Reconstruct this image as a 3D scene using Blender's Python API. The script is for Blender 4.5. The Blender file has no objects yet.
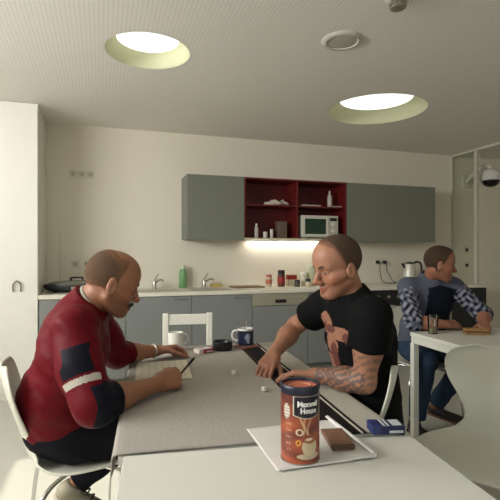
import bpy, bmesh, math, random
import numpy as np
from mathutils import Vector, Matrix
random.seed(7)
PI = math.pi
scene = bpy.context.scene
COL = scene.collection

# ---------------------------------------------------------------- basics
def lin(c):
    c = c / 255.0
    return c / 12.92 if c <= 0.04045 else ((c + 0.055) / 1.055) ** 2.4

def rgb(r, g, b):
    return (lin(r), lin(g), lin(b), 1.0)

MATS = {}
def mat(name, color, rough=0.5, metal=0.0, var=0.06, scale=14.0, bump=0.0, bscale=120.0, spec=0.5, coat=0.0, attr=None):
    if name in MATS:
        return MATS[name]
    m = bpy.data.materials.new(name)
    m.use_nodes = True
    nt = m.node_tree
    b = nt.nodes['Principled BSDF']
    b.inputs['Roughness'].default_value = rough
    b.inputs['Metallic'].default_value = metal
    b.inputs['Specular IOR Level'].default_value = spec
    if coat:
        b.inputs['Coat Weight'].default_value = coat
    tc = nt.nodes.new('ShaderNodeTexCoord')
    nz = nt.nodes.new('ShaderNodeTexNoise')
    nz.inputs['Scale'].default_value = scale
    nz.inputs['Detail'].default_value = 4
    nt.links.new(tc.outputs['Object'], nz.inputs['Vector'])
    mr = nt.nodes.new('ShaderNodeMapRange')
    mr.inputs['To Min'].default_value = 1 - var
    mr.inputs['To Max'].default_value = 1 + var
    nt.links.new(nz.outputs['Fac'], mr.inputs['Value'])
    mul = nt.nodes.new('ShaderNodeVectorMath')
    mul.operation = 'SCALE'
    if attr:
        at = nt.nodes.new('ShaderNodeAttribute')
        at.attribute_name = attr
        nt.links.new(at.outputs['Color'], mul.inputs[0])
    else:
        mul.inputs[0].default_value = color[:3]
    nt.links.new(mr.outputs['Result'], mul.inputs['Scale'])
    nt.links.new(mul.outputs[0], b.inputs['Base Color'])
    if bump:
        n2 = nt.nodes.new('ShaderNodeTexNoise')
        n2.inputs['Scale'].default_value = bscale
        n2.inputs['Detail'].default_value = 3
        nt.links.new(tc.outputs['Object'], n2.inputs['Vector'])
        bp = nt.nodes.new('ShaderNodeBump')
        bp.inputs['Strength'].default_value = bump
        bp.inputs['Distance'].default_value = 0.004
        nt.links.new(n2.outputs['Fac'], bp.inputs['Height'])
        nt.links.new(bp.outputs[0], b.inputs['Normal'])
    MATS[name] = m
    return m

def emit(name, color, strength):
    m = bpy.data.materials.new(name)
    m.use_nodes = True
    b = m.node_tree.nodes['Principled BSDF']
    b.inputs['Base Color'].default_value = color
    b.inputs['Emission Color'].default_value = color
    b.inputs['Emission Strength'].default_value = strength
    return m

def glassy(name, tint, gloss=0.12, rough=0.02):
    m = bpy.data.materials.new(name)
    m.use_nodes = True
    nt = m.node_tree
    nt.nodes.remove(nt.nodes['Principled BSDF'])
    out = nt.nodes['Material Output']
    tr = nt.nodes.new('ShaderNodeBsdfTransparent')
    tr.inputs['Color'].default_value = tint
    gl = nt.nodes.new('ShaderNodeBsdfGlossy')
    gl.inputs['Roughness'].default_value = rough
    fr = nt.nodes.new('ShaderNodeLayerWeight')
    fr.inputs['Blend'].default_value = gloss
    mx = nt.nodes.new('ShaderNodeMixShader')
    nt.links.new(fr.outputs['Fresnel'], mx.inputs[0])
    nt.links.new(tr.outputs[0], mx.inputs[1])
    nt.links.new(gl.outputs[0], mx.inputs[2])
    nt.links.new(mx.outputs[0], out.inputs['Surface'])
    return m

# ---------------------------------------------------------------- object helpers
def link_mesh(name, me, m, parent=None, loc=(0, 0, 0), rotz=0.0):
    o = bpy.data.objects.new(name, me)
    COL.objects.link(o)
    ms = m if isinstance(m, (list, tuple)) else [m]
    for x in ms:
        me.materials.append(x)
    if parent is not None:
        o.parent = parent
    o.location = loc
    o.rotation_euler = (0, 0, rotz)
    return o

def obj(name, bm, m, parent=None, loc=(0, 0, 0), rotz=0.0, smooth=None):
    me = bpy.data.meshes.new(name)
    bmesh.ops.recalc_face_normals(bm, faces=bm.faces[:])
    bm.to_mesh(me)
    bm.free()
    if smooth is True:
        for p in me.polygons:
            p.use_smooth = True
    elif smooth is not None:
        for p in me.polygons:
            p.use_smooth = True
        me.set_sharp_from_angle(angle=math.radians(smooth))
    return link_mesh(name, me, m, parent, loc, rotz)

def tag(o, label, cat, group=None):
    o['label'] = label
    o['category'] = cat
    if group:
        o['group'] = group
    return o

def structure(o):
    o['kind'] = 'structure'
    return o

def thing(name, label, cat, loc=(0, 0, 0), rotz=0.0, group=None):
    o = bpy.data.objects.new(name, None)
    COL.objects.link(o)
    o.location = loc
    o.rotation_euler = (0, 0, rotz)
    o.empty_display_size = 0.05
    return tag(o, label, cat, group)

def copy_tree(o, parent=None):
    c = o.copy()
    COL.objects.link(c)
    if parent is not None:
        c.parent = parent
    for ch in [x for x in bpy.data.objects if x.parent == o]:
        copy_tree(ch, c)
    return c

def B():
    return bmesh.new()

def box(bm, x0, x1, y0, y1, z0, z1, bev=0.0, seg=2, mi=0):
    vs = [bm.verts.new((x, y, z)) for x in (x0, x1) for y in (y0, y1) for z in (z0, z1)]
    fs = []
    for idx in ((0, 1, 3, 2), (4, 6, 7, 5), (0, 4, 5, 1), (2, 3, 7, 6), (0, 2, 6, 4), (1, 5, 7, 3)):
        f = bm.faces.new([vs[i] for i in idx])
        f.material_index = mi
        fs.append(f)
    if bev > 0:
        es = list({e for f in fs for e in f.edges})
        bmesh.ops.bevel(bm, geom=es, offset=bev, segments=seg, profile=0.5, affect='EDGES')
    return vs

def boxobj(name, x0, x1, y0, y1, z0, z1, m, parent=None, bev=0.0, loc=(0, 0, 0), rotz=0.0):
    bm = B()
    box(bm, x0, x1, y0, y1, z0, z1, bev)
    return obj(name, bm, m, parent, loc, rotz)

def lathe(bm, prof, n=40, c=(0, 0), mi=0):
    """profile of (r, z); r == 0 ends close the shape"""
    rings = []
    for r, z in prof:
        if r < 1e-6:
            rings.append([bm.verts.new((c[0], c[1], z))])
        else:
            rings.append([bm.verts.new((c[0] + r * math.cos(2 * PI * k / n), c[1] + r * math.sin(2 * PI * k / n), z)) for k in range(n)])
    for a, b in zip(rings, rings[1:]):
        for k in range(n):
            k2 = (k + 1) % n
            if len(a) == 1 and len(b) == 1:
                continue
            if len(a) == 1:
                f = bm.faces.new((a[0], b[k2], b[k]))
            elif len(b) == 1:
                f = bm.faces.new((a[k], a[k2], b[0]))
            else:
                f = bm.faces.new((a[k], a[k2], b[k2], b[k]))
            f.material_index = mi

def smooth_path(pts, sub=6):
    P = [Vector(p) for p in pts]
    if len(P) < 3:
        return P
    out = []
    for i in range(len(P) - 1):
        p0 = P[i - 1] if i > 0 else P[i] * 2 - P[i + 1]
        p1, p2 = P[i], P[i + 1]
        p3 = P[i + 2] if i + 2 < len(P) else P[i + 1] * 2 - P[i]
        for s in range(sub):
            t = s / sub
            out.append(0.5 * ((2 * p1) + (-p0 + p2) * t + (2 * p0 - 5 * p1 + 4 * p2 - p3) * t * t + (-p0 + 3 * p1 - 3 * p2 + p3) * t ** 3))
    out.append(P[-1])
    return out

def tube(bm, pts, r, n=12, smooth=True, sub=6, closed=False, mi=0):
    P = smooth_path(pts, sub) if smooth else [Vector(p) for p in pts]
    N = len(P)
    rr = r if callable(r) else (lambda t: r)
    rings = []
    up = None
    for i, p in enumerate(P):
        if closed:
            d = (P[(i + 1) % N] - P[i - 1]).normalized()
        else:
            d = (P[min(i + 1, N - 1)] - P[max(i - 1, 0)]).normalized()
        if up is None:
            up = d.orthogonal().normalized()
        up = (up - d * up.dot(d))
        up = up.normalized() if up.length > 1e-6 else d.orthogonal().normalized()
        sd = d.cross(up)
        rad = rr(i / max(1, N - 1))
        rings.append([bm.verts.new(p + (up * math.cos(2 * PI * k / n) + sd * math.sin(2 * PI * k / n)) * rad) for k in range(n)])
    M = N if closed else N - 1
    for i in range(M):
        a, b = rings[i], rings[(i + 1) % N]
        for k in range(n):
            f = bm.faces.new((a[k], a[(k + 1) % n], b[(k + 1) % n], b[k]))
            f.material_index = mi
    if not closed:
        bm.faces.new(rings[0][::-1]).material_index = mi
        bm.faces.new(rings[-1]).material_index = mi

# ---------------------------------------------------------------- signed distance modelling
def A3(p):
    return np.array(p, dtype=np.float64)

def rc(P, a, b, ra, rb):
    a, b = A3(a), A3(b)
    ab = b - a
    q = P - a
    h = np.clip((q @ ab) / max(ab @ ab, 1e-12), 0, 1)
    return np.linalg.norm(q - h[:, None] * ab, axis=1) - (ra + (rb - ra) * h)

def el(P, c, r, R=None):
    q = P - A3(c)
    if R is not None:
        q = q @ R
    r = A3(r)
    k0 = np.linalg.norm(q / r, axis=1)
    k1 = np.linalg.norm(q / (r * r), axis=1)
    return k0 * (k0 - 1.0) / np.maximum(k1, 1e-9)

def smin(a, b, k):
    if k <= 0:
        return np.minimum(a, b)
    h = np.maximum(k - np.abs(a - b), 0) / k
    return np.minimum(a, b) - h * h * k * 0.25

def smax(a, b, k):
    return -smin(-a, -b, k)

def sdf_mesh(f, lo, hi, h, newton=2):
    lo, hi = A3(lo), A3(hi)
    BK = 8
    nb = np.ceil((hi - lo) / (h * BK)).astype(int)
    n = nb * BK + 1
    # coarse pass
    ci = np.stack(np.meshgrid(*[np.arange(k) for k in nb], indexing='ij'), -1).reshape(-1, 3)
    cp = lo + (ci + 0.5) * BK * h
    cd = f(cp)
    act = np.abs(cd) < BK * h * 0.87 * 1.35 + 0.012
    cg = cd.reshape(nb).astype(np.float32)
    G = np.repeat(np.repeat(np.repeat(cg, BK, 0), BK, 1), BK, 2)
    G = np.pad(G, ((0, 1), (0, 1), (0, 1)), mode='edge')
    M = np.zeros(n, dtype=bool)
    for i, j, k in ci[act]:
        M[i * BK:i * BK + BK + 1, j * BK:j * BK + BK + 1, k * BK:k * BK + BK + 1] = True
    idx = np.argwhere(M)
    vals = np.empty(len(idx), dtype=np.float32)
    CH = 120000
    for s in range(0, len(idx), CH):
        vals[s:s + CH] = f(lo + idx[s:s + CH] * h)
    G[M] = vals
    S = G < 0
    cnt = np.zeros(n - 1, dtype=np.int8)
    offs = [(i, j, k) for i in (0, 1) for j in (0, 1) for k in (0, 1)]
    for i, j, k in offs:
        cnt += S[i:n[0] - 1 + i, j:n[1] - 1 + j, k:n[2] - 1 + k]
    ac = np.argwhere((cnt > 0) & (cnt < 8))
    cell = np.full(n - 1, -1, dtype=np.int32)
    cell[ac[:, 0], ac[:, 1], ac[:, 2]] = np.arange(len(ac))
    cv = np.stack([G[ac[:, 0] + i, ac[:, 1] + j, ac[:, 2] + k] for i, j, k in offs], 1)
    acc = np.zeros((len(ac), 3))
    num = np.zeros(len(ac))
    for a in range(8):
        for b in range(a + 1, 8):
            oa, ob = np.array(offs[a]), np.array(offs[b])
            if np.abs(oa - ob).sum() != 1:
                continue
            x = (cv[:, a] < 0) != (cv[:, b] < 0)
            t = np.where(x, cv[:, a] / np.where(x, cv[:, a] - cv[:, b], 1), 0)
            acc += np.where(x[:, None], oa + t[:, None] * (ob - oa), 0)
            num += x
    V = lo + (ac + acc / num[:, None]) * h
    faces = []
    for ax in range(3):
        o1, o2 = (ax + 1) % 3, (ax + 2) % 3
        sl0 = [slice(None)] * 3
        sl1 = [slice(None)] * 3
        sl0[ax] = slice(0, n[ax] - 1)
        sl1[ax] = slice(1, n[ax])
        e = np.argwhere(S[tuple(sl0)] != S[tuple(sl1)])
        ok = (e[:, o1] > 0) & (e[:, o2] > 0) & (e[:, o1] < n[o1] - 1) & (e[:, o2] < n[o2] - 1)
        e = e[ok]
        ins = S[e[:, 0], e[:, 1], e[:, 2]]
        q = []
        for d1, d2 in ((0, 0), (-1, 0), (-1, -1), (0, -1)):
            c = e.copy()
            c[:, o1] += d1
            c[:, o2] += d2
            q.append(cell[c[:, 0], c[:, 1], c[:, 2]])
        q = np.stack(q, 1)
        q[~ins] = q[~ins][:, ::-1]
        faces.append(q)
    F = np.concatenate(faces)
    F = F[(F >= 0).all(1)]
    for _ in range(newton):
        d = np.empty(len(V))
        g = np.empty((len(V), 3))
        for s in range(0, len(V), CH):
            W = V[s:s + CH]
            d0 = f(W)
            d[s:s + CH] = d0
            for ax in range(3):
                e = np.zeros(3)
                e[ax] = 0.0006
                g[s:s + CH, ax] = (f(W + e) - d0) / 0.0006
        gg = np.maximum((g * g).sum(1), 0.25)
        st = np.clip(d / gg, -0.5 * h, 0.5 * h)
        V = V - g * st[:, None]
    return V, F

def sdf_obj(name, f, lo, hi, h, m, root, classify=None, colors=None):
    V, F = sdf_mesh(f, lo, hi, h)
    base = A3(root.location) if root is not None else np.zeros(3)
    me = bpy.data.meshes.new(name)
    me.from_pydata((V - base).tolist(), [], F.tolist())
    me.polygons.foreach_set('use_smooth', np.ones(len(F), dtype=bool))
    o = link_mesh(name, me, m, root)
    if classify is not None:
        C = V[F].mean(1)
        nrm = np.empty(len(F) * 3)
        me.polygons.foreach_get('normal', nrm)
        me.polygons.foreach_set('material_index', classify(C, nrm.reshape(-1, 3)).astype(np.int32))
    if colors is not None:
        ca = me.color_attributes.new('Col', 'FLOAT_COLOR', 'POINT')
        c = np.ones((len(V), 4))
        c[:, :3] = colors(V)
        ca.data.foreach_set('color', c.ravel())
    me.update()
    return o

def unit(v):
    v = A3(v)
    return v / np.linalg.norm(v)

def waves(P, amp, fr, seed=0.0):
    x, y, z = P[:, 0], P[:, 1], P[:, 2]
    a = np.sin(fr * (x * 0.7 + z * 1.1) + 2.1 * np.sin(fr * 0.43 * y + seed) + seed)
    b = np.sin(fr * (y * 0.9 - z * 0.8) + 1.7 * np.sin(fr * 0.37 * x + 1.3 * seed))
    c = np.sin(fr * 1.9 * (z * 0.6 + x * 0.5 - y * 0.4) + 1.1 * np.sin(fr * 0.7 * z))
    return amp * (a * 0.5 + b * 0.35 + c * 0.25)
# ---------------------------------------------------------------- camera
H_EYE, YAW = 1.26, math.radians(18)
cam_d = bpy.data.cameras.new('camera')
cam = bpy.data.objects.new('camera', cam_d)
COL.objects.link(cam)
cam.location = (0, 0, H_EYE)
cam.rotation_euler = (PI / 2, 0, -YAW)
cam_d.sensor_width = 36
cam_d.lens = 36 * 458 / 500
cam_d.shift_y = 0.01
cam_d.clip_start = 0.02
scene.camera = cam

# ---------------------------------------------------------------- materials
WALL = mat('wall_paint', rgb(228, 221, 205), 0.8, var=0.02, scale=3, bump=0.05, bscale=200)
WHITE = mat('white_lacquer', rgb(232, 230, 221), 0.42, var=0.015, scale=5)
TABLEW = mat('white_table_laminate', rgb(212, 212, 202), 0.38, var=0.015, scale=6)
LEGW = mat('white_table_metal', rgb(214, 214, 204), 0.4, var=0.02)
GREY = mat('grey_cabinet_front', rgb(132, 135, 132), 0.5, var=0.02, scale=4)
GREYD = mat('grey_cabinet_carcass', rgb(120, 124, 119), 0.55, var=0.02)
RED = mat('dark_red_laminate', rgb(96, 19, 18), 0.5, var=0.06, scale=6)
STEEL = mat('brushed_steel', rgb(180, 178, 168), 0.3, 0.9, var=0.05, scale=30)
CHROME = mat('chrome', rgb(205, 205, 205), 0.12, 1.0, var=0.02)
BLACK = mat('black_plastic', rgb(24, 24, 26), 0.45, var=0.08)
DGLASS = mat('dark_glass', rgb(24, 30, 26), 0.12, var=0.03)
SHELL = mat('white_chair_shell', rgb(206, 206, 190), 0.38, var=0.02, scale=5)
PALEPL = mat('pale_plastic', rgb(214, 210, 196), 0.45, var=0.03)
WORKTOP = mat('white_worktop', rgb(226, 221, 205), 0.4, var=0.03, scale=20)
GLASSP = glassy('partition_glass', (0.93, 0.955, 0.925, 1), 0.06, 0.03)
GLASST = glassy('tumbler_glass', (0.95, 0.96, 0.94, 1), 0.30, 0.03)

# ceiling: fine perforated panel
def ceiling_mat():
    m = bpy.data.materials.new('perforated_ceiling')
    m.use_nodes = True
    nt = m.node_tree
    b = nt.nodes['Principled BSDF']
    b.inputs['Roughness'].default_value = 0.9
    tc = nt.nodes.new('ShaderNodeTexCoord')
    sc = nt.nodes.new('ShaderNodeVectorMath'); sc.operation = 'SCALE'; sc.inputs['Scale'].default_value = 40.0
    fr = nt.nodes.new('ShaderNodeVectorMath'); fr.operation = 'FRACTION'
    sb = nt.nodes.new('ShaderNodeVectorMath'); sb.operation = 'SUBTRACT'; sb.inputs[1].default_value = (0.5, 0.5, 0)
    ml = nt.nodes.new('ShaderNodeVectorMath'); ml.operation = 'MULTIPLY'; ml.inputs[1].default_value = (1, 1, 0)
    ln = nt.nodes.new('ShaderNodeVectorMath'); ln.operation = 'LENGTH'
    mr = nt.nodes.new('ShaderNodeMapRange')
    mr.inputs['From Min'].default_value = 0.22
    mr.inputs['From Max'].default_value = 0.30
    mx = nt.nodes.new('ShaderNodeMix'); mx.data_type = 'RGBA'
    mx.inputs['A'].default_value = rgb(218, 215, 207)
    mx.inputs['B'].default_value = rgb(236, 233, 225)
    L = nt.links.new
    L(tc.outputs['Object'], sc.inputs[0]); L(sc.outputs[0], fr.inputs[0]); L(fr.outputs[0], sb.inputs[0])
    L(sb.outputs[0], ml.inputs[0]); L(ml.outputs[0], ln.inputs[0]); L(ln.outputs['Value'], mr.inputs['Value'])
    L(mr.outputs['Result'], mx.inputs['Factor']); L(mx.outputs['Result'], b.inputs['Base Color'])
    return m
CEIL = ceiling_mat()
FLOOR = mat('pale_linoleum', rgb(192, 190, 178), 0.35, var=0.04, scale=9)

# ---------------------------------------------------------------- room shell
ZC, YB, XL, XR, YF = 2.60, 5.04, -2.6, 7.0, -2.2
structure(boxobj('floor', XL - .1, XR + .1, YF - .1, YB + .1, -0.1, 0.0, FLOOR))
HOLES = [(0.295, 3.085, 0.275), (2.425, 3.68, 0.450)]
bm = B()
zc0 = ZC
def loop(pts):
    vs = [bm.verts.new(p) for p in pts]
    return [bm.edges.new((vs[i], vs[(i + 1) % len(vs)])) for i in range(len(vs))]
ed = loop([(XL - .1, YF - .1, ZC), (XR + .1, YF - .1, ZC), (XR + .1, YB + .1, ZC), (XL - .1, YB + .1, ZC)])
for hx, hy, hr in HOLES:
    ed += loop([(hx + hr * math.cos(2 * PI * k / 64), hy + hr * math.sin(2 * PI * k / 64), ZC) for k in range(64)])
bmesh.ops.triangle_fill(bm, use_beauty=True, use_dissolve=False, edges=ed)
for f in bm.faces:
    if f.normal.z > 0:
        f.normal_flip()
ext = bmesh.ops.extrude_face_region(bm, geom=bm.faces[:])
for v in [g for g in ext['geom'] if isinstance(g, bmesh.types.BMVert)]:
    v.co.z += 0.03
structure(obj('ceiling', bm, CEIL))
# unseen plenum slab above the ceiling, blocks stray sky light
structure(boxobj('sky_block_slab', XL - .1, XR + .1, YF - .1, YB + .1, ZC + 0.35, ZC + 0.45, WALL))
structure(boxobj('wall_back', XL - .1, XR + .1, YB, YB + .1, 0, ZC + 0.35, WALL))
structure(boxobj('wall_right', XR, XR + .1, YF, YB, 0, ZC + 0.35, WALL))

def wall_with_opening_x(name, x0, x1, y0, y1, oy0, oy1, oz0, oz1):
    bm = B()
    box(bm, x0, x1, y0, oy0, 0, ZC + .35)
    box(bm, x0, x1, oy1, y1, 0, ZC + .35)
    box(bm, x0, x1, oy0, oy1, 0, oz0)
    box(bm, x0, x1, oy0, oy1, oz1, ZC + .35)
    return structure(obj(name, bm, WALL))
WY0, WY1, WZ0, WZ1 = 0.2, 3.10, 1.72, 2.42
wall_with_opening_x('wall_left', XL - .1, XL, YF, YB, WY0, WY1, WZ0, WZ1)
bm = B()
FX0, FX1, FZ0, FZ1 = -1.6, 2.6, 1.0, 2.3
box(bm, XL - .1, FX0, YF - .1, YF, 0, ZC + .35)
box(bm, FX1, XR + .1, YF - .1, YF, 0, ZC + .35)
box(bm, FX0, FX1, YF - .1, YF, 0, FZ0)
box(bm, FX0, FX1, YF - .1, YF, FZ1, ZC + .35)
structure(obj('wall_front', bm, WALL))
bm = B()
for z in (WZ0 + .02, WZ1 - .02):
    box(bm, XL - .08, XL - .02, WY0, WY1, z - .02, z + .02)
for y in (WY0 + .02, WY0 + .95, WY0 + 1.92, WY1 - .02):
    box(bm, XL - .08, XL - .02, y - .02, y + .02, WZ0, WZ1)
structure(obj('window_1', bm, WHITE))
bm = B()
for z in (FZ0 + .02, FZ1 - .02):
    box(bm, FX0, FX1, YF - .08, YF - .02, z - .02, z + .02)
for x in (FX0 + .02, 0.5, FX1 - .02):
    box(bm, x - .02, x + .02, YF - .08, YF - .02, FZ0, FZ1)
structure(obj('added_fill_window', bm, WHITE))  # unseen window frame added behind the camera for the frontal fill

# glazed partition at the end of the kitchen row
bm = B()
PX = 4.50
FRAMEW = mat('partition_frame', rgb(196, 196, 180), 0.45, var=0.02)
box(bm, PX - .02, PX + .02, 4.585, 4.63, 0, ZC)
box(bm, PX - .02, PX + .02, 4.63, YB, ZC - .03, ZC)
box(bm, PX - .02, PX + .02, 2.6, 4.585, ZC - .03, ZC)
box(bm, PX - .012, PX + .012, YB - .02, YB, 0, ZC - .03)
box(bm, PX - .02, PX + .02, 4.63, YB - .02, 0, .05)
w3 = structure(obj('window_3', bm, FRAMEW))
boxobj('pane', PX - .004, PX + .004, 4.63, YB - .02, .05, ZC - .03, GLASSP, w3)

# ---------------------------------------------------------------- recessed round ceiling lights
LINING = mat('cream_green_lining', rgb(216, 219, 182), 0.7, var=0.02)
def ceiling_light(label, x, y, r, d, strength):
    t = thing('ceiling_light', label, 'ceiling light', (x, y, ZC), 0, 'round recessed ceiling lights')
    bm = B()
    n = 64
    rings = []
    for rr, z in ((r - .001, 0.0), (r * .74, d), (r * .74, d + .03), (r + .02, d + .03), (r + .02, 0.032)):
        rings.append([bm.verts.new((rr * math.cos(2 * PI * k / n), rr * math.sin(2 * PI * k / n), z)) for k in range(n)])
    for a, b in zip(rings, rings[1:]):
        for k in range(n):
            bm.faces.new((a[k], a[(k + 1) % n], b[(k + 1) % n], b[k]))
    obj('lining', bm, LINING, t, smooth=40)
    bm = B()
    lathe(bm, [(0, d - .003), (r * .5, d - .002), (r * .74 - .001, d + .001), (r * .74 - .001, d + .02), (0, d + .02)], 64)
    obj('diffuser', bm, emit('diffuser_glow_%d' % int(r * 1000), (1, 1, 0.96, 1), strength), t, smooth=40)
    return t
ceiling_light('smaller round recessed ceiling light, glowing white, at the upper left', *HOLES[0], 0.085, 1.6)
ceiling_light('large round recessed ceiling light, glowing white, above the grey wall cabinets', *HOLES[1], 0.11, 1.6)

# ceiling speaker and smoke detector
SPK = mat('speaker_grille', rgb(186, 183, 174), 0.7, var=0.1, scale=300)
t = thing('ceiling_speaker', 'flat round ceiling loudspeaker with a grey grille', 'speaker', (1.433, 2.545, ZC))
bm = B(); lathe(bm, [(0.092, -.004), (.1, -.012), (.125, -.008), (.132, 0)], 48); obj('rim', bm, mat('speaker_rim', rgb(206, 202, 190), .5), t, smooth=40)
bm = B(); lathe(bm, [(0, -.011), (.06, -.010), (.094, -.006), (.094, -.002), (0, -.002)], 48); obj('grille', bm, SPK, t, smooth=40)
t = thing('smoke_detector', 'small metal smoke detector at the top edge of the picture', 'detector', (1.47, 2.03, ZC))
bm = B(); lathe(bm, [(0.062, 0), (.062, -.014), (.05, -.02), (0, -.02)], 32); obj('base', bm, PALEPL, t, smooth=40)
bm = B()
for k in range(10):
    a = 2 * PI * k / 10
    c = Vector((.040 * math.cos(a), .040 * math.sin(a), 0))
    tube(bm, [c + Vector((0, 0, -.018)), c * .95 + Vector((0, 0, -.05))], .004, 6, smooth=False)
lathe(bm, [(.044, -.05), (.036, -.058), (0, -.062)], 24)
lathe(bm, [(.044, -.034), (.046, -.036), (.044, -.038)], 24)
obj('cage', bm, STEEL, t)

# ---------------------------------------------------------------- kitchen row
YW = 4.42                                     # front of base units
t = thing('tall_cabinet', 'tall white cupboard with a small arched hook handle at the left edge', 'cupboard', (-1.13, YB, 0))
bm = B(); box(bm, -.6, .6, -.598, -.002, .0, ZC - .002); obj('body', bm, WHITE, t)
bm = B(); box(bm, -.598, .597, -.622, -.600, .06, ZC - .02, .002); d = obj('door', bm, WHITE, t)
bm = B(); tube(bm, [(.405, -.625, .945), (.405, -.642, .96), (.405, -.642, 1.0), (.425, -.642, 1.03), (.445, -.642, 1.03), (.465, -.642, 1.0), (.465, -.642, .96), (.465, -.625, .945)], .006, 8); obj('handle', bm, mat('dull_bronze', rgb(120, 112, 95), .35, .6), d, smooth=True)

def base_cabinet(x0, x1, label):
    t = thing('base_cabinet', label, 'cabinet', ((x0 + x1) / 2, YB, 0), 0, 'grey base cabinets under the worktop')
    w = (x1 - x0) / 2 - .001
    bm = B(); box(bm, -w, w, -.598, -.003, .1, .865); box(bm, -w, w, -.56, -.003, 0, .1); obj('body', bm, GREYD, t)
    bm = B(); box(bm, -w + .002, w - .002, -.620, -.600, .11, .862, .002); d = obj('door', bm, GREY, t)
    bm = B()
    tube(bm, [(w - .19, -.622, .835), (w - .19, -.640, .835), (w - .06, -.640, .835), (w - .06, -.622, .835)], .004, 8, smooth=False); obj('handle', bm, STEEL, d, smooth=40)
    return t
base_cabinet(-.525, .22, 'grey base cabinet behind the man in the red jacket')
base_cabinet(.22, .84, 'grey base cabinet under the worktop, behind the white framed chair')
base_cabinet(.84, 1.46, 'grey base cabinet directly left of the dishwasher')
t = thing('dishwasher', 'dishwasher with a beige control strip above its grey front', 'dishwasher', (1.77, YB, 0))
w = .309
bm = B(); box(bm, -w, w, -.598, -.003, .1, .865); box(bm, -w, w, -.56, -.003, 0, .1); obj('body', bm, GREYD, t)
bm = B(); box(bm, -w + .002, w - .002, -.620, -.600, .11, .735, .002); obj('door', bm, GREY, t)
STRIP = mat('control_strip', rgb(166, 163, 142), .4, .2)
bm = B(); box(bm, -w + .002, w - .002, -.624, -.600, .74, .862, .002); cp = obj('control_panel', bm, STRIP, t)
bm = B(); box(bm, -.06, .06, -.629, -.6245, .765, .80, .004); obj('handle_recess', bm, BLACK, cp)
bm = B()
for k in range(4):
    box(bm, .14 + .03 * k, .155 + .03 * k, -.628, -.6245, .80, .815, .002)
obj('button', bm, STEEL, cp)
base_cabinet(2.08, 2.70, 'grey base cabinet behind the man in the black T-shirt')
t = thing('oven', 'built-in black oven with a steel handle below the worktop', 'oven', (3.01, YB, 0))
bm = B(); box(bm, -w, w, -.598, -.003, .1, .865); box(bm, -w, w, -.56, -.003, 0, .1); obj('body', bm, GREYD, t)
bm = B(); box(bm, -w + .002, w - .002, -.62, -.6, .2, .70, .003); d = obj('door', bm, DGLASS, t)
bm = B(); tube(bm, [(-.24, -.62, .66), (-.24, -.655, .66), (.24, -.655, .66), (.24, -.62, .66)], .008, 8, smooth=False); obj('handle', bm, STEEL, d, smooth=40)
bm = B(); box(bm, -w + .002, w - .002, -.622, -.6, .705, .862, .003); cp = obj('control_panel', bm, BLACK, t)
for k in range(4):
    bm = B()
    bmesh.ops.create_cone(bm, cap_ends=True, segments=20, radius1=.018, radius2=.015, depth=.022, matrix=Matrix.Translation((-.2 + .13 * k, -.633, .79)) @ Matrix.Rotation(PI / 2, 4, 'X'))
    obj('knob', bm, STEEL, cp, smooth=40)
base_cabinet(3.32, 3.88, 'grey base cabinet directly right of the oven')
t = thing('dark_bay_box', 'black-fronted box standing in for the dark open space under the worktop by the glass partition', 'appliance', (4.175, YB, 0))  # black box stands in for the dark open bay under the counter
w2 = .293
bm = B(); box(bm, -w2, w2, -.598, -.003, .04, .865); obj('body', bm, BLACK, t)
bm = B(); box(bm, -w2 + .002, w2 - .002, -.622, -.6, .06, .862, .004); d = obj('door', bm, BLACK, t)
bm = B(); box(bm, -w2 + .03, -w2 + .05, -.64, -.6225, .4, .8, .004); obj('handle', bm, STEEL, d)

t = thing('worktop', 'long white kitchen worktop running along the back wall', 'worktop', (1.97, YB, .866))
bm = B(); box(bm, -2.497, 2.50, -.635, -.002, 0, .038, .004); obj('slab', bm, WORKTOP, t)
bm = B(); box(bm, -2.497, 2.50, -.014, -.001, .0385, .06, .002); obj('upstand', bm, WORKTOP, t)

# wall cabinets
ZU0, ZU1, DU = 1.428, 2.098, .35
def wall_cabinet(x0, x1, label):
    t = thing('wall_cabinet', label, 'cabinet', ((x0 + x1) / 2, YB, ZU0), 0, 'grey wall cabinets')
    w = (x1 - x0) / 2 - .001
    bm = B(); box(bm, -w, w, -DU + .02, -.002, 0, ZU1 - ZU0); obj('body', bm, GREYD, t)
    bm = B(); box(bm, -w, w, -DU, -DU + .019, -.012, ZU1 - ZU0, .002); obj('door', bm, mat('sage_grey_door', rgb(118, 122, 109), .5, var=.02, scale=4), t)
    return t
wall_cabinet(.842, 1.46, 'grey wall cabinet on its own left of the red open shelves')
wall_cabinet(2.70, 3.32, 'grey wall cabinet touching the right side of the red shelves')
wall_cabinet(3.32, 3.94, 'grey wall cabinet at the right end of the row')
t = thing('open_shelf_unit', 'dark red open shelf unit between the grey wall cabinets', 'shelf', (2.08, YB, ZU0))
w = .619
hz = ZU1 - ZU0
bm = B(); box(bm, -w, w, -.02, -.002, 0, hz); obj('back_panel', bm, RED, t)
for x in (-w, -.009, w - .018):
    bm = B(); box(bm, x, x + .018, -DU, -.021, .0195, hz - .019, .001); obj('upright', bm, RED, t)
bm = B(); box(bm, -w, w, -DU, -.021, hz - .018, hz, .001); obj('top_board', bm, RED, t)
SHB = mat('pale_board', rgb(196, 188, 160), .5)
bm = B(); box(bm, -w, w, -DU, -.021, 0, .018, .001); obj('bottom_board', bm, SHB, t)
for x0, x1 in ((-w + .019, -.0095), (.0095, w - .019)):
    bm = B(); box(bm, x0, x1, -DU + .01, -.021, .368, .384, .001); obj('shelf', bm, RED, t)
t = thing('cabinet_light', 'glowing strip light under the red shelf unit', 'lamp', (2.08, YB - .06, ZU0))
bm = B(); box(bm, -.50, .60, -.04, .04, -.012, -.001, .002); obj('housing', bm, WHITE, t)
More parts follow.
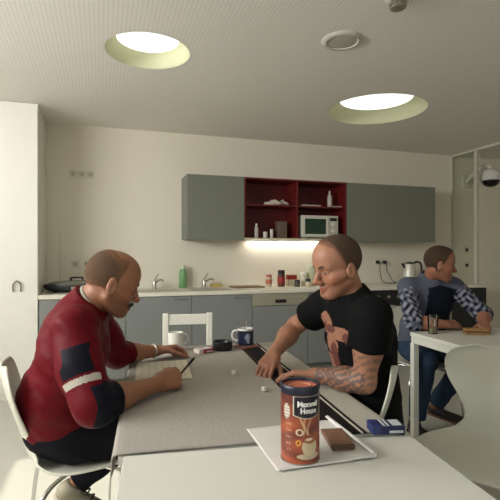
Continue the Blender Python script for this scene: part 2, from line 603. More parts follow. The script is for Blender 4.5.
bm = B(); box(bm, -.49, .59, -.03, .03, -.032, -.0125, .006); obj('tube', bm, emit('strip_glow', (1, .97, .86, 1), 9.0), t)

# microwave
MX, MY, MZ = 2.365, YB - .20, ZU0 + .0195
t = thing('microwave', 'white microwave oven in the red shelf unit', 'microwave', (MX, MY, MZ))
MWW = mat('microwave_white', rgb(206, 204, 190), .4)
bm = B(); box(bm, -.232, .232, -.13, .17, .012, .262, .006); [box(bm, sx - .02, sx + .02, -.1, .14, 0, .0125) for sx in (-.18, .18)]; obj('body', bm, MWW, t)
bm = B(); box(bm, -.228, .10, -.142, -.1305, .018, .256, .004); d = obj('door', bm, MWW, t)
bm = B(); box(bm, -.19, .07, -.1455, -.1425, .05, .222, .001); obj('door_window', bm, mat('microwave_window', rgb(40, 62, 50), .15), d)
bm = B(); tube(bm, [(.088, -.143, .06), (.088, -.156, .075), (.088, -.156, .20), (.088, -.143, .215)], .005, 8); obj('handle', bm, MWW, d, smooth=True)
bm = B(); box(bm, .103, .228, -.142, -.1305, .018, .256, .004); cp = obj('control_panel', bm, mat('microwave_panel', rgb(188, 186, 174), .4), t)
bm = B(); box(bm, .122, .21, -.1445, -.1425, .20, .235, .001); obj('display', bm, DGLASS, cp)
for zz in (.16, .085):
    bm = B(); bmesh.ops.create_cone(bm, cap_ends=True, segments=24, radius1=.024, radius2=.020, depth=.016, matrix=Matrix.Translation((.166, -.151, zz)) @ Matrix.Rotation(PI / 2, 4, 'X'))
    obj('knob', bm, MWW, cp, smooth=40)

# things on the shelves
def bottle(name, label, cat, loc, r, h, neck, body_m, cap_m, group=None, cap_h=.03):
    t = thing(name, label, cat, loc, 0, group)
    bm = B(); lathe(bm, [(0, 0), (r * .92, 0), (r, .006), (r, h * .62), (r * .9, h * .70), (neck, h * .82), (neck, h - cap_h), (0, h - cap_h)], 28); obj('body', bm, body_m, t, smooth=35)
    bm = B(); lathe(bm, [(0, h - cap_h + .0005), (neck * 1.15, h - cap_h + .0005), (neck * 1.15, h - .003), (neck * .9, h), (0, h)], 20); obj('cap', bm, cap_m, t, smooth=35)
    return t
S1, S2 = ZU0 + .0195, ZU0 + .3855
bottle('bottle', 'small white bottle on the bottom left red shelf', 'bottle', (1.63, YB - .25, S1), .022, .16, .011, PALEPL, WHITE)
def cup(name, label, cat, loc, r, h, m, group=None):
    bm = B(); lathe(bm, [(0, 0), (r * .85, 0), (r, h), (r - .003, h), (r * .82, .006), (0, .006)], 28)
    return tag(obj(name, bm, m, None, loc, smooth=35), label, cat, group)
cup('cup', 'shorter pale cup on the bottom left red shelf', 'cup', (1.735, YB - .25, S1), .026, .07, PALEPL, 'pale cups on the red shelf')
cup('cup', 'taller thin pale cup beside the small cup on the red shelf', 'cup', (1.81, YB - .25, S1), .018, .10, PALEPL, 'pale cups on the red shelf')
t = thing('storage_tin', 'dull grey-brown upright tin on the bottom left red shelf', 'tin', (1.935, YB - .22, S1))
TIN = mat('dull_tin', rgb(110, 92, 78), .5, .2)
bm = B(); box(bm, -.055, .055, -.05, .05, 0, .17, .006); obj('body', bm, TIN, t)
bm = B(); box(bm, -.057, .057, -.052, .052, .1705, .19, .006); obj('lid', bm, TIN, t)
def crumple(name, label, cat, loc, sx, sy, sz, m, seed, group=None):
    rnd = random.Random(seed)
    bm = B()
    bmesh.ops.create_icosphere(bm, subdivisions=3, radius=1)
    for v in bm.verts:
        k = 1 + .35 * math.sin(5 * v.co.x + seed) * math.sin(6 * v.co.y + 2 * seed) + rnd.uniform(-.12, .12)
        v.co = Vector((v.co.x * sx * k, v.co.y * sy * k, max(0, (v.co.z * k + .75) * sz * (.6 + .5 * abs(math.sin(4 * v.co.x + seed))))))
    return tag(obj(name, bm, m, None, loc), label, cat, group)
crumple('crumpled_bag', 'crumpled pale plastic bag on the upper left red shelf', 'bag', (1.89, YB - .22, S2), .13, .09, .035, mat('bag_film', rgb(200, 190, 176), .4), 3)
bottle('bottle', 'clear white bottle with a thin neck on the upper right red shelf', 'bottle', (2.56, YB - .2, S2), .030, .20, .010, mat('milky_bottle', rgb(186, 176, 166), .3), PALEPL)
def papers(name, label, loc, n, w, d, seed, cat='papers'):
    rnd = random.Random(seed)
    bm = B()
    for k in range(n):
        vs = box(bm, -w / 2, w / 2, -d / 2, d / 2, k * .004, k * .004 + .003)
        a = rnd.uniform(-.12, .12)
        for v in vs:
            x, y = v.co.x, v.co.y
            v.co.x, v.co.y = x * math.cos(a) - y * math.sin(a), x * math.sin(a) + y * math.cos(a)
    return tag(obj(name, bm, mat('loose_paper', rgb(206, 196, 184), .7), None, loc), label, cat)
papers('paper_stack', 'flat stack of pale papers left of the bottle on the upper red shelf', (2.26, YB - .22, S2), 4, .24, .2, 5)
papers('napkin_stack', 'thin folded napkins right of the bottle on the upper red shelf', (2.60, YB - .275, S2), 3, .10, .09, 8, 'napkins')

# sockets
SOCK = mat('socket_white', rgb(212, 206, 190), .4)
SOCKD = mat('socket_insert', rgb(178, 172, 158), .5)  # slightly darker tone for the round socket inserts
def socket(label, x, z, group, black=False, y=YB):
    t = thing('wall_socket', label, 'socket', (x, y, z), 0, group)
    bm = B(); box(bm, -.039, .039, -.010, -.0005, -.039, .039, .003); obj('plate', bm, SOCK, t)
    bm = B(); bmesh.ops.create_cone(bm, cap_ends=True, segments=24, radius1=.023, radius2=.023, depth=.004, matrix=Matrix.Translation((0, -.012, 0)) @ Matrix.Rotation(PI / 2, 4, 'X'))
    obj('insert', bm, BLACK if black else SOCKD, t)
for k, lb in enumerate(('left one of the three sockets high on the left wall', 'middle one of the three sockets high on the left wall', 'right one of the three sockets high on the left wall')):
    socket(lb, -.275 + .085 * k, 2.095, 'three sockets high on the wall')
socket('left socket of the pair above the black grill', -.255, 1.165, 'sockets above the grill')
socket('right socket above the black grill, with a dark plug hole', -.135, 1.165, 'sockets above the grill', True)
bm = B(); tube(bm, [(-.40, YB - .004, .91), (-.40, YB - .004, 1.50)], .004, 8, smooth=False)
tag(obj('cable_duct', bm, SOCK), 'thin white cable duct on the wall above the black grill', 'cable')
# phone-charger plugs with cables
for k, (lb, x) in enumerate((('left black plug with its cable above the worktop', 3.33), ('right black plug with its cable, nearer the kettle', 3.43))):
    socket('left socket holding a black plug near the kettle' if k == 0 else 'right socket holding a black plug near the kettle', x, 1.17, 'sockets near the kettle')
    t = thing('power_plug', lb, 'plug', (x, YB, 1.17), 0, 'black plugs near the kettle')
    bm = B(); lathe(bm, [(0, 0), (.021, 0), (.021, .02), (.012, .04), (0, .04)], 20)
    bmesh.ops.rotate(bm, verts=bm.verts[:], cent=(0, 0, 0), matrix=Matrix.Rotation(PI / 2, 3, 'X'))
    bmesh.ops.translate(bm, verts=bm.verts[:], vec=(0, -.0145, 0)); obj('plug', bm, BLACK, t, smooth=40)
    bm = B()
    if k == 0:
        tube(bm, [(0, -.05, 0), (0, -.07, -.02), (.01, -.06, -.12), (.03, -.07, -.22), (.05, -.12, -.257), (.10, -.18, -.259), (.17, -.16, -.259)], .0045, 8)
    else:
        tube(bm, [(0, -.05, 0), (0, -.07, -.02), (.01, -.06, -.10), (.06, -.07, -.19), (.08, -.09, -.235), (.10, -.14, -.258), (.11, -.18, -.259)], .0045, 8)
    obj('cable', bm, BLACK, t, smooth=True)

ZW = .9045   # top of worktop
# kettle
KX, KY = 3.66, YB - .22
t = thing('kettle', 'pale steel electric kettle with a black handle on the worktop', 'kettle', (KX, KY, ZW))
KST = mat('kettle_steel', rgb(206, 206, 194), .35, .25)
bm = B(); lathe(bm, [(0, 0), (.085, 0), (.085, .018), (0, .018)], 32); obj('base', bm, BLACK, t, smooth=35)
bm = B(); lathe(bm, [(0, .0185), (.08, .0185), (.078, .06), (.07, .235), (.066, .245), (0, .245)], 32); obj('body', bm, KST, t, smooth=35)
bm = B(); lathe(bm, [(0, .2455), (.065, .2455), (.06, .262), (.015, .268), (0, .275)], 32); obj('lid', bm, BLACK, t, smooth=35)
bm = B(); tube(bm, [(.045, -.03, .262), (.09, -.045, .268), (.125, -.055, .24), (.13, -.06, .15), (.12, -.055, .08), (.083, -.02, .055)], lambda q: .013, 10); obj('handle', bm, BLACK, t, smooth=True)
bm = B(); tube(bm, [(-.06, .01, .20), (-.085, .015, .235), (-.10, .018, .25)], lambda q: .020 - .008 * q, 10); obj('spout', bm, BLACK, t, smooth=True)

# electric grill at the left end of the worktop
t = thing('electric_grill', 'oval black electric grill with a glossy lid on the worktop', 'grill', (-.225, YB - .30, ZW))
def oval(bm, prof, ax, ay, n=48):
    tmp = len(bm.verts)
    lathe(bm, prof, n)
    bm.verts.ensure_lookup_table()
    for v in bm.verts[tmp:]:
        v.co.x *= ax; v.co.y *= ay
bm = B(); oval(bm, [(0, .012), (.8, .012), (.95, .03), (1, .06), (.98, .078), (.9, .078), (.85, .07), (0, .068)], .30, .17); [lathe(bm, [(0, 0), (.02, 0), (.02, .0125), (0, .0125)], 12, (sx * .18, sy * .09)) for sx in (-1, 1) for sy in (-1, 1)]; obj('base', bm, BLACK, t, smooth=35)
bm = B(); oval(bm, [(0, .079), (.86, .079), (.86, .088), (.7, .102), (.3, .112), (0, .114)], .30, .17); obj('lid', bm, mat('grill_lid', rgb(140, 142, 130), .2, .6), t, smooth=35)
bm = B(); tube(bm, [(-.05, 0, .112), (-.05, 0, .135), (.05, 0, .135), (.05, 0, .112)], .009, 8); obj('handle', bm, BLACK, t, smooth=True)
bm = B(); box(bm, -.04, .04, -.19, -.166, .03, .06, .004); obj('control_box', bm, STEEL, t)

# taps
def tap(label, x, lean):
    t = thing('kitchen_tap', label, 'tap', (x, YB - .13, ZW), 0, 'taps on the worktop')
    bm = B(); lathe(bm, [(0, 0), (.026, 0), (.026, .008), (.020, .012), (.020, .075), (.016, .085), (0, .087)], 24); obj('body', bm, STEEL, t, smooth=35)
    bm = B(); tube(bm, [(0, -.01, .05), (lean * .03, -.05, .085), (lean * .06, -.11, .10), (lean * .07, -.135, .085)], .010, 10); obj('spout', bm, STEEL, t, smooth=True)
    bm = B(); tube(bm, [(0, 0, .085), (lean * .02, .005, .12), (lean * .045, .012, .155)], lambda q: .008 - .002 * q, 10); obj('lever', bm, STEEL, t, smooth=True)
    bm = B(); box(bm, -.2, .2, -.42, -.14, .0004, .0028, .001); obj('sink_rim', bm, STEEL, t)
tap('steel mixer tap left of the green bottle', .535, 1)
tap('steel mixer tap right of the green bottle', 1.07, 1)
bottle('detergent_bottle', 'green washing-up liquid bottle with a pale cap on the worktop', 'bottle', (.845, YB - .08, ZW), .042, .245, .026, mat('green_soap', rgb(110, 160, 105), .25), mat('pale_green_cap', rgb(196, 214, 190), .4), cap_h=.045)
bm = B(); box(bm, -.06, .06, -.035, .035, 0, .035, .008); tag(obj('sponge', bm, mat('yellow_sponge', rgb(190, 168, 96), .9, bump=.5, bscale=200), None, (1.215, YB - .075, ZW), .1), 'yellow sponge lying between the tap and the brown board', 'sponge')
bm = B(); box(bm, -.17, .17, -.11, .11, 0, .016, .004); tag(obj('cutting_board', bm, mat('brown_board', rgb(132, 104, 72), .6, var=.15), None, (1.52, YB - .25, ZW), .05), 'flat brown chopping board on the worktop', 'chopping board')

# jars and small packs under the strip light
JX = {}
def jar(name, label, cat, x, y, r, h, m, cm, ch, label_m=None):
    t = thing(name, label, cat, (x, y, ZW), 0, 'jars and packs under the strip light')
    bm = B(); lathe(bm, [(0, 0), (r * .95, 0), (r, .006), (r, h - ch - .012), (r * .86, h - ch - .001), (0, h - ch - .001)], 24); obj('body', bm, m, t, smooth=35)
    bm = B(); lathe(bm, [(0, h - ch), (r * .92, h - ch), (r * .92, h - .003), (r * .85, h), (0, h)], 24); obj('lid', bm, cm, t, smooth=35)
    if label_m:
        bm = B(); lathe(bm, [(r + .0008, h * .22), (r + .0012, h * .225), (r + .0012, h * .60), (r + .0008, h * .605)], 24); obj('label_band', bm, label_m, t, smooth=35)
PINK = mat('faded_pink', rgb(190, 110, 90), .5)
REDL = mat('red_print', rgb(158, 40, 36), .5)
CREAM = mat('cream_card', rgb(206, 192, 164), .6)
jar('spice_jar', 'pinkish-tan jar at the left end of the jar cluster', 'jar', 1.795, YB - .2, .036, .135, CREAM, PINK, .03, PINK)
jar('coffee_jar', 'tall dark-lidded jar with a red label in the jar cluster', 'jar', 1.93, YB - .24, .042, .185, mat('jar_brown', rgb(90, 50, 40), .3), BLACK, .045, REDL)
t = thing('red_packet', 'red and cream packet standing right of the dark-lidded jar', 'packet', (2.08, YB - .18, ZW), 0, 'jars and packs under the strip light')
bm = B(); box(bm, -.055, .055, -.03, .03, 0, .135, .003); obj('carton', bm, CREAM, t)
bm = B(); box(bm, -.056, .056, -.031, .031, .075, .125, .001); obj('print_band', bm, REDL, t)
jar('small_jar', 'low dark jar in front of the red and cream packet', 'jar', 2.10, YB - .30, .032, .075, mat('jar_dark', rgb(70, 64, 56), .3), BLACK, .02)
jar('sugar_jar', 'pale glass jar with a white lid right of the red packet', 'jar', 2.225, YB - .2, .042, .16, mat('pale_jar', rgb(206, 202, 180), .25), WHITE, .03)
jar('spice_jar', 'short dark-lidded jar at the right end of the jar cluster', 'jar', 2.225, YB - .32, .03, .085, CREAM, BLACK, .03)
t = thing('storage_container', 'tall clear container behind the head of the man in black', 'container', (2.34, YB - .16, ZW))
bm = B(); lathe(bm, [(0, 0), (.055, 0), (.06, .01), (.06, .215), (.056, .215), (.054, .012), (0, .012)], 28); obj('body', bm, mat('cloudy_plastic', rgb(200, 200, 170), .3), t, smooth=35)
bm = B(); lathe(bm, [(0, .2155), (.061, .2155), (.061, .235), (0, .238)], 28); obj('lid', bm, PALEPL, t, smooth=35)

# dome camera beyond the glass
t = thing('dome_camera', 'white dome surveillance camera on a wall arm beyond the glass', 'camera', (4.72, YB, 2.28))
bm = B(); box(bm, -.06, .06, -.03, -.001, -.10, .06, .01); obj('wall_bracket', bm, PALEPL, t)
bm = B(); tube(bm, [(0, -.03, -.03), (0, -.12, .03), (0, -.25, .10), (0, -.36, .12), (0, -.43, .10), (0, -.44, .06)], .03, 14); obj('arm', bm, PALEPL, t, smooth=True)
bm = B(); lathe(bm, [(0, .075), (.06, .075), (.10, .05), (.125, .0), (.128, -.07), (.12, -.075), (0, -.075)], 40, (0, -.44)); obj('housing', bm, mat('camera_housing', rgb(214, 212, 206), .4), t, smooth=35)
bm = B(); lathe(bm, [(.105, -.0755), (.10, -.10), (.08, -.13), (.045, -.15), (0, -.157)], 40, (0, -.44)); obj('dome', bm, mat('black_dome', rgb(14, 14, 16), .08), t, smooth=True)
socket('upper dark-holed socket on the wall seen through the glass', 4.745, 1.33, 'sockets behind the glass', True)
socket('lower dark-holed socket on the wall seen through the glass', 4.745, 1.12, 'sockets behind the glass', True)
# ---------------------------------------------------------------- tables
def table(label, corner, ang, w, d, h, apron=True, leg=.04, top_t=.026, mtop=TABLEW, loc_is_backleft=True):
    """local frame: origin at the far-left corner on the floor, x to the right, y towards the far side"""
    t = thing('table', label, 'table', (corner[0], corner[1], 0), ang)
    bm = B(); box(bm, 0, w, -d, 0, h - top_t, h, .003); obj('tabletop', bm, mtop, t)
    if apron:
        bm = B()
        z0, z1 = h - top_t - .045, h - top_t - .0005
        box(bm, .005, w - .005, -.03, -.008, z0, z1); box(bm, .005, w - .005, -d + .008, -d + .03, z0, z1)
        box(bm, .008, .03, -d + .0305, -.0305, z0, z1); box(bm, w - .03, w - .008, -d + .0305, -.0305, z0, z1)
        obj('apron', bm, LEGW, t)
    for x in (.001, w - leg - .001):
        for y in (-leg - .001, -d + .001):
            bm = B(); box(bm, x, x + leg, y, y + leg, 0, h - top_t - .0458 if apron else h - top_t - .0005, .003); obj('leg', bm, LEGW, t)
    return t
table('white table in the foreground carrying the coffee can', (.056, 1.228), math.radians(-7.6), .80, .80, .74)
GA = math.radians(-5.6)
GC = (.176, 2.62)
table('table under the grey cloth between the two seated men', GC, GA, .80, 1.385, .735)
table('white table at the right with a glass tumbler on it', (1.985, 2.61), math.radians(-2.5), .80, 1.3, .74)

# grey woven table cloth with dark border lines
def cloth_mat():
    m = bpy.data.materials.new('grey_woven_cloth')
    m.use_nodes = True
    nt = m.node_tree
    b = nt.nodes['Principled BSDF']
    b.inputs['Roughness'].default_value = 0.95
    b.inputs['Specular IOR Level'].default_value = 0.1
    L = nt.links.new
    tc = nt.nodes.new('ShaderNodeTexCoord')
    sp = nt.nodes.new('ShaderNodeSeparateXYZ')
    L(tc.outputs['Object'], sp.inputs[0])
    ramp = nt.nodes.new('ShaderNodeValToRGB')
    r = ramp.color_ramp
    r.interpolation = 'CONSTANT'
    g1, g2 = rgb(164, 158, 149), rgb(176, 171, 158)
    blk, brn, wht, drk = rgb(34, 30, 30), rgb(96, 62, 50), rgb(196, 190, 176), rgb(36, 32, 32)
    stops = [(0.0, g1), (.578, blk), (.586, brn), (.592, blk), (.680, wht), (.690, drk), (.700, g2)]
    r.elements[0].position = 0; r.elements[0].color = stops[0][1]
    r.elements[1].position = stops[1][0]; r.elements[1].color = stops[1][1]
    for p, c in stops[2:]:
        e = r.elements.new(p); e.color = c
    L(sp.outputs['X'], ramp.inputs['Fac'])
    nz = nt.nodes.new('ShaderNodeTexNoise'); nz.inputs['Scale'].default_value = 160; nz.inputs['Detail'].default_value = 3
    L(tc.outputs['Object'], nz.inputs['Vector'])
    mr = nt.nodes.new('ShaderNodeMapRange'); mr.inputs['To Min'].default_value = .82; mr.inputs['To Max'].default_value = 1.18
    L(nz.outputs['Fac'], mr.inputs['Value'])
    sc = nt.nodes.new('ShaderNodeVectorMath'); sc.operation = 'SCALE'
    L(ramp.outputs['Color'], sc.inputs[0]); L(mr.outputs['Result'], sc.inputs['Scale']); L(sc.outputs[0], b.inputs['Base Color'])
    bp = nt.nodes.new('ShaderNodeBump'); bp.inputs['Strength'].default_value = .5; bp.inputs['Distance'].default_value = .003
    L(nz.outputs['Fac'], bp.inputs['Height']); L(bp.outputs[0], b.inputs['Normal'])
    return m
def table_cloth():
    # local frame as the grey table; drapes over the left side, ends flush on the right
    xs = [0.0 + .8 * i / 64 for i in range(65)]
    ys = [0.0 - 1.25 * j / 60 for j in range(61)]
    bm = B()
    prof = []                      # (x, z) across the table, left hem first
    drop = .125
    for k in range(9):
        q = k / 8
        prof.append((-.0135, .739 - drop + (drop - .012) * q))
    for a in (22, 45, 68, 90):
        prof.append((-.0135 + .012 * (1 - math.cos(math.radians(a))), .727 + .012 * math.sin(math.radians(a))))
    n0 = len(prof)
    for i in range(1, 65):
        prof.append((.8 * i / 64 + .003, .739))
    prof += [(.8075, .737), (.8095, .730), (.810, .712)]
    rows = []
    for j in range(61):
        y = .004 - 1.393 * j / 60
        row = []
        for k, (x, z) in enumerate(prof):
            dx = 0
            if k < 9:
                hang = (8 - k) / 8
                dx = -.006 * hang * (1 + math.sin(9 * y) + .5 * math.sin(23 * y))
            zz = z + (.0008 * math.sin(14 * x + 9 * y) if 0 < x < .8 and k >= n0 else 0)
            row.append(bm.verts.new((x + dx, y, zz)))
        rows.append(row)
    for a, b in zip(rows, rows[1:]):
        for k in range(len(prof) - 1):
            bm.faces.new((a[k], a[k + 1], b[k + 1], b[k]))
    o = obj('tablecloth', bm, cloth_mat(), None, (GC[0], GC[1], 0), GA, smooth=True)
    md = o.modifiers.new('thickness', 'SOLIDIFY'); md.thickness = .003; md.offset = 1
    return tag(o, 'grey woven tablecloth with dark stripes along its right side', 'tablecloth')
table_cloth()

# ---------------------------------------------------------------- chairs
def cr(pts, n):
    return [tuple(p) for p in smooth_path([Vector(p) for p in pts], n)]
def shell_chair(label, x, y, ang, group=None, m=SHELL, wide=1.0):
    """local +x is the way the sitter faces; origin on the floor below the seat centre"""
    t = thing('shell_chair', label, 'chair', (x, y, 0), ang, group)
    # (x, z, half width)
    ctl = [(.215, .428, .155), (.200, .440, .190), (.12, .447, .225), (.02, .442, .238), (-.08, .437, .228), (-.155, .444, .190),
           (-.205, .475, .140), (-.228, .53, .118), (-.248, .60, .150), (-.272, .68, .205), (-.292, .75, .222), (-.305, .80, .195), (-.311, .825, .14), (-.3135, .833, .09)]
    P = cr(ctl, 5)
    nu = 20
    bm = B()
    rows = []
    for i, (px, pz, hw) in enumerate(P):
        d = Vector(P[min(i + 1, len(P) - 1)]) - Vector(P[max(i - 1, 0)])
        nrm = Vector((d.z if False else 0, 0, 0))
        tx, tz = d.x, d.y
        L = math.hypot(tx, tz)
        nx, nz_ = tz / L, -tx / L           # normal towards the sitter
        row = []
        for k in range(nu + 1):
            u = -1 + 2 * k / nu
            lift = (.020 if pz < .47 else .032) * abs(u) ** 2.2
            row.append(bm.verts.new((px + nx * lift, u * hw * wide, pz + nz_ * lift)))
        rows.append(row)
    for a, b in zip(rows, rows[1:]):
        for k in range(nu):
            bm.faces.new((a[k], a[k + 1], b[k + 1], b[k]))
    o = obj('shell', bm, m, t, smooth=True)
    md = o.modifiers.new('thickness', 'SOLIDIFY'); md.thickness = .011; md.offset = 0
    md = o.modifiers.new('round', 'SUBSURF'); md.levels = 1; md.render_levels = 1
    bm = B(); lathe(bm, [(0, .404), (.075, .404), (.085, .412), (.085, .424), (0, .424)], 28, (.0, 0)); obj('hub', bm, BLACK, t, smooth=35)
    for sx in (1, -1):
        for sy in (1, -1):
            bm = B()
            tube(bm, [(sx * .02, sy * .03, .398), (sx * .10, sy * .11, .396), (sx * .155, sy * .17, .375), (sx * .185, sy * .20, .30), (sx * .215, sy * .225, .012)], .009, 12)
            g = obj('leg', bm, CHROME, t, smooth=True)
            bm = B(); lathe(bm, [(0, 0), (.012, 0), (.013, .015), (.0, .018)], 12, (sx * .216, sy * .226)); obj('foot_cap', bm, BLACK, g, smooth=35)
    return t
shell_chair('white shell chair under the man in the red jacket', -.062, 2.03, math.radians(7))
shell_chair('pale shell chair under the man in the black T-shirt', .842, 1.70, math.radians(148))
shell_chair('pale shell chair under the man in the grey-blue sweatshirt', 2.34, 2.945, math.radians(-98))
shell_chair('empty pale shell chair at the right edge beside the foreground table', 1.47, 1.475, math.radians(210), wide=1.08)

# white framed chair behind the grey table
def frame_chair(label, x, y, ang):
    t = thing('frame_chair', label, 'chair', (x, y, 0), ang)
    FR = mat('white_painted_wood', rgb(222, 220, 208), .45, var=.02)
    w = .147
    for s in (-1, 1):
        bm = B(); box(bm, s * w - .02, s * w + .02, .18, .215, 0, .867, .005); obj('rear_post', bm, FR, t)
        bm = B(); box(bm, s * w - .02, s * w + .02, -.215, -.18, 0, .42, .005); obj('leg', bm, FR, t)
    bm = B(); box(bm, -w + .0205, w - .0205, .186, .208, .79, .86, .005); obj('top_rail', bm, FR, t)
    bm = B(); box(bm, -w + .0205, w - .0205, .188, .206, .52, .56, .004); obj('lower_rail', bm, FR, t)
    bm = B(); box(bm, -w - .02, w + .02, -.225, .178, .421, .446, .006); obj('seat', bm, FR, t)
    bm = B()
    for s in (-1, 1):
        box(bm, s * w - .012, s * w + .012, -.179, .179, .36, .42)
    box(bm, -w + .0205, w - .0205, -.208, -.187, .36, .42)
    obj('seat_frame', bm, FR, t)
    return t
frame_chair('white square-framed chair standing empty behind the grey table', .53, 2.885, math.radians(-8))

# ---------------------------------------------------------------- things on the tables
ZT, ZG = .7405, .7425
CX, CY = .482, 1.071                       # coffee can
def mug(name, label, x, y, z, r, h, m, ang, colors=None, hm=None):
    t = thing(name, label, 'mug', (x, y, z), ang)
    bm = B()
    n = 48
    prof = [(0, .004), (r * .88, .0), (r * .95, .003)] + [(r, .006 + (h - .008) * k / 24) for k in range(25)] + [(r - .001, h), (r - .004, h - .001), (r - .005, .01), (0, .008)]
    lathe(bm, prof, n)
    o = obj('body', bm, m, t, smooth=50)
    if colors:
        ca = o.data.color_attributes.new('Col', 'FLOAT_COLOR', 'POINT')
        for v in o.data.vertices:
            ca.data[v.index].color = colors(math.atan2(v.co.y, v.co.x), v.co.z / h, math.hypot(v.co.x, v.co.y) > r - .002)
    bm = B(); tube(bm, [(-r + .004, 0, h * .82), (-r - .018, 0, h * .84), (-r - .030, 0, h * .62), (-r - .024, 0, h * .36), (-r + .003, 0, h * .22)], .0055, 10); obj('handle', bm, hm or m, t, smooth=True)
    return t
MUGW = mat('white_stoneware', rgb(222, 220, 208), .25)
mug('mug', 'plain white mug in front of the white framed chair', .385, 2.485, ZG + .001, .041, .098, MUGW, math.radians(198))
MUGB = mat('navy_printed_stoneware', None or (0, 0, 0, 1), .25, attr='Col', var=.03)
def mugcol(a, q, outer):
    white = rgb(212, 208, 200)
    if not outer or q > .90 or q < .06:
        return white
    d = (a + 1.25 + PI) % (2 * PI) - PI
    # a pale patch on the navy band, nothing more
    if (d / .34) ** 2 + ((q - .52) / .20) ** 2 < 1 or ((d - .1) / .2) ** 2 + ((q - .28) / .12) ** 2 < 1:
        return rgb(150, 156, 176)
    return rgb(30, 34, 58)
m2 = mug('mug', 'navy blue printed mug with a spoon standing in it', .775, 2.468, ZG + .0095, .045, .096, MUGB, math.radians(-20), mugcol, MUGW)
tag(m2, 'navy blue mug with a pale patch, standing on a small reddish coaster', 'mug')
bm = B(); box(bm, -.06, .06, -.05, .05, 0, .008, .002); tag(obj('coaster', bm, mat('reddish_coaster', rgb(140, 92, 76), .6), None, (.778, 2.455, ZG + .0012), .3), 'small reddish coaster under the navy mug', 'coaster')
bm = B(); tube(bm, [(0, 0, 0), (.012, .002, .06), (.022, .004, .118)], .0032, 8)
for v in bm.verts[:]:
    pass
bmesh.ops.create_uvsphere(bm, u_segments=14, v_segments=8, radius=1, matrix=Matrix.Translation((-.002, 0, .004)) @ Matrix.Diagonal((.010, .006, .003, 1)))
tag(obj('teaspoon', bm, CHROME, None, (.762, 2.468, ZG + .026), 0, smooth=True), 'teaspoon sticking up out of the navy mug', 'spoon')

# small packs
def cig_pack(label, x, y, z, ang, base, stripe, w=.088, d=.057, h=.022, patch=None):
    t = thing('cigarette_pack', label, 'cigarette pack', (x, y, z), ang)
    bm = B(); box(bm, -w / 2, w / 2, -d / 2, d / 2, 0, h, .0015); obj('carton', bm, base, t)
    bm = B(); box(bm, -w / 2 - .0004, -w / 2 + .024, -d / 2 - .0004, d / 2 + .0004, -.0 + .0006, h + .0005, .0005); obj('lid', bm, stripe, t)
    if patch:
        bm = B()
        for k, (x0, x1, y0, y1) in enumerate(patch):
            box(bm, x0, x1, y0, y1, h + .0001, h + .0007)
        box(bm, .0, w / 2 - .006, -d / 2 - .0006, -d / 2 - .0001, .005, .012)
        obj('printed_label', bm, mat('pack_white', rgb(206, 208, 212), .5), t)
    return t
cig_pack('red and white cigarette pack near the black ashtray', .517, 2.385, ZG + .001, .35, mat('pack_red', rgb(150, 44, 44), .45), mat('pack_cream', rgb(206, 196, 186), .5), patch=[(.0, .036, -.022, .02), (-.016, -.008, -.026, .026)])
cig_pack('dark blue cigarette pack with white stripes at the far right corner of the white table', .792, 1.152, ZT + .0045, math.radians(-14), mat('pack_navy', rgb(26, 34, 74), .4), mat('pack_blue', rgb(44, 56, 108), .4), w=.094, d=.058, h=.024,
         patch=[(.012, .040, -.022, .022), (-.016, -.010, -.026, .026), (-.004, .002, -.026, .026)])
# ashtray
bm = B(); lathe(bm, [(0, .006), (.03, .006), (.036, .012), (.042, .045), (.050, .047), (.054, .043), (.055, .012), (.050, 0), (0, 0)], 36)
tag(obj('ashtray', bm, mat('black_glaze', rgb(20, 19, 20), .35, bump=.2), None, (.632, 2.43, ZG + .001), 0, smooth=35), 'round black ashtray between the red pack and the navy mug', 'ashtray')
# dice
def die(label, x, y, ang):
    t = thing('die', label, 'die', (x, y, ZG + .001), ang, 'white dice on the grey cloth')
    s = .0085
    bm = B(); box(bm, -s, s, -s, s, 0, 2 * s, .0025, 2); obj('cube', bm, mat('ivory', rgb(226, 222, 206), .35), t)
    bm = B()
    for px, py in ((-.004, -.004), (.004, .004), (0, 0)):
        lathe(bm, [(0, 2 * s + .0003), (.0012, 2 * s + .0002), (.0012, 2 * s - .0005), (0, 2 * s - .0005)], 8, (px, py))
    obj('pips', bm, BLACK, t)
die('small white die on the grey cloth beside the dark stripe, nearer the coffee can', .590, 1.640, .5)
die('small white die farther from the coffee can, left of the dark stripe', .545, 1.905, .2)

# score pad
def paper_mat(name, base, line, nx, ny, lw):
    m = bpy.data.materials.new(name)
    m.use_nodes = True
    nt = m.node_tree; L = nt.links.new
    b = nt.nodes['Principled BSDF']; b.inputs['Roughness'].default_value = .8
    tc = nt.nodes.new('ShaderNodeTexCoord')
    br = nt.nodes.new('ShaderNodeTexBrick')
    br.offset = 0; br.inputs['Scale'].default_value = 1
    br.inputs['Color1'].default_value = base; br.inputs['Color2'].default_value = base; br.inputs['Mortar'].default_value = line
    br.inputs['Mortar Size'].default_value = lw; br.inputs['Brick Width'].default_value = nx; br.inputs['Row Height'].default_value = ny
    br.inputs['Mortar Smooth'].default_value = .1
    L(tc.outputs['Object'], br.inputs['Vector']); L(br.outputs['Color'], b.inputs['Base Color'])
    return m
bm = B(); box(bm, -.117, .117, -.165, .165, 0, .005, .001)
tag(obj('score_pad', bm, paper_mat('ruled_paper', rgb(216, 208, 184), rgb(166, 160, 150), .03, .012, .0012), None, (.262, 2.065, ZG + .001), GA), 'ruled paper pad lying in front of the man in the red jacket', 'notepad')

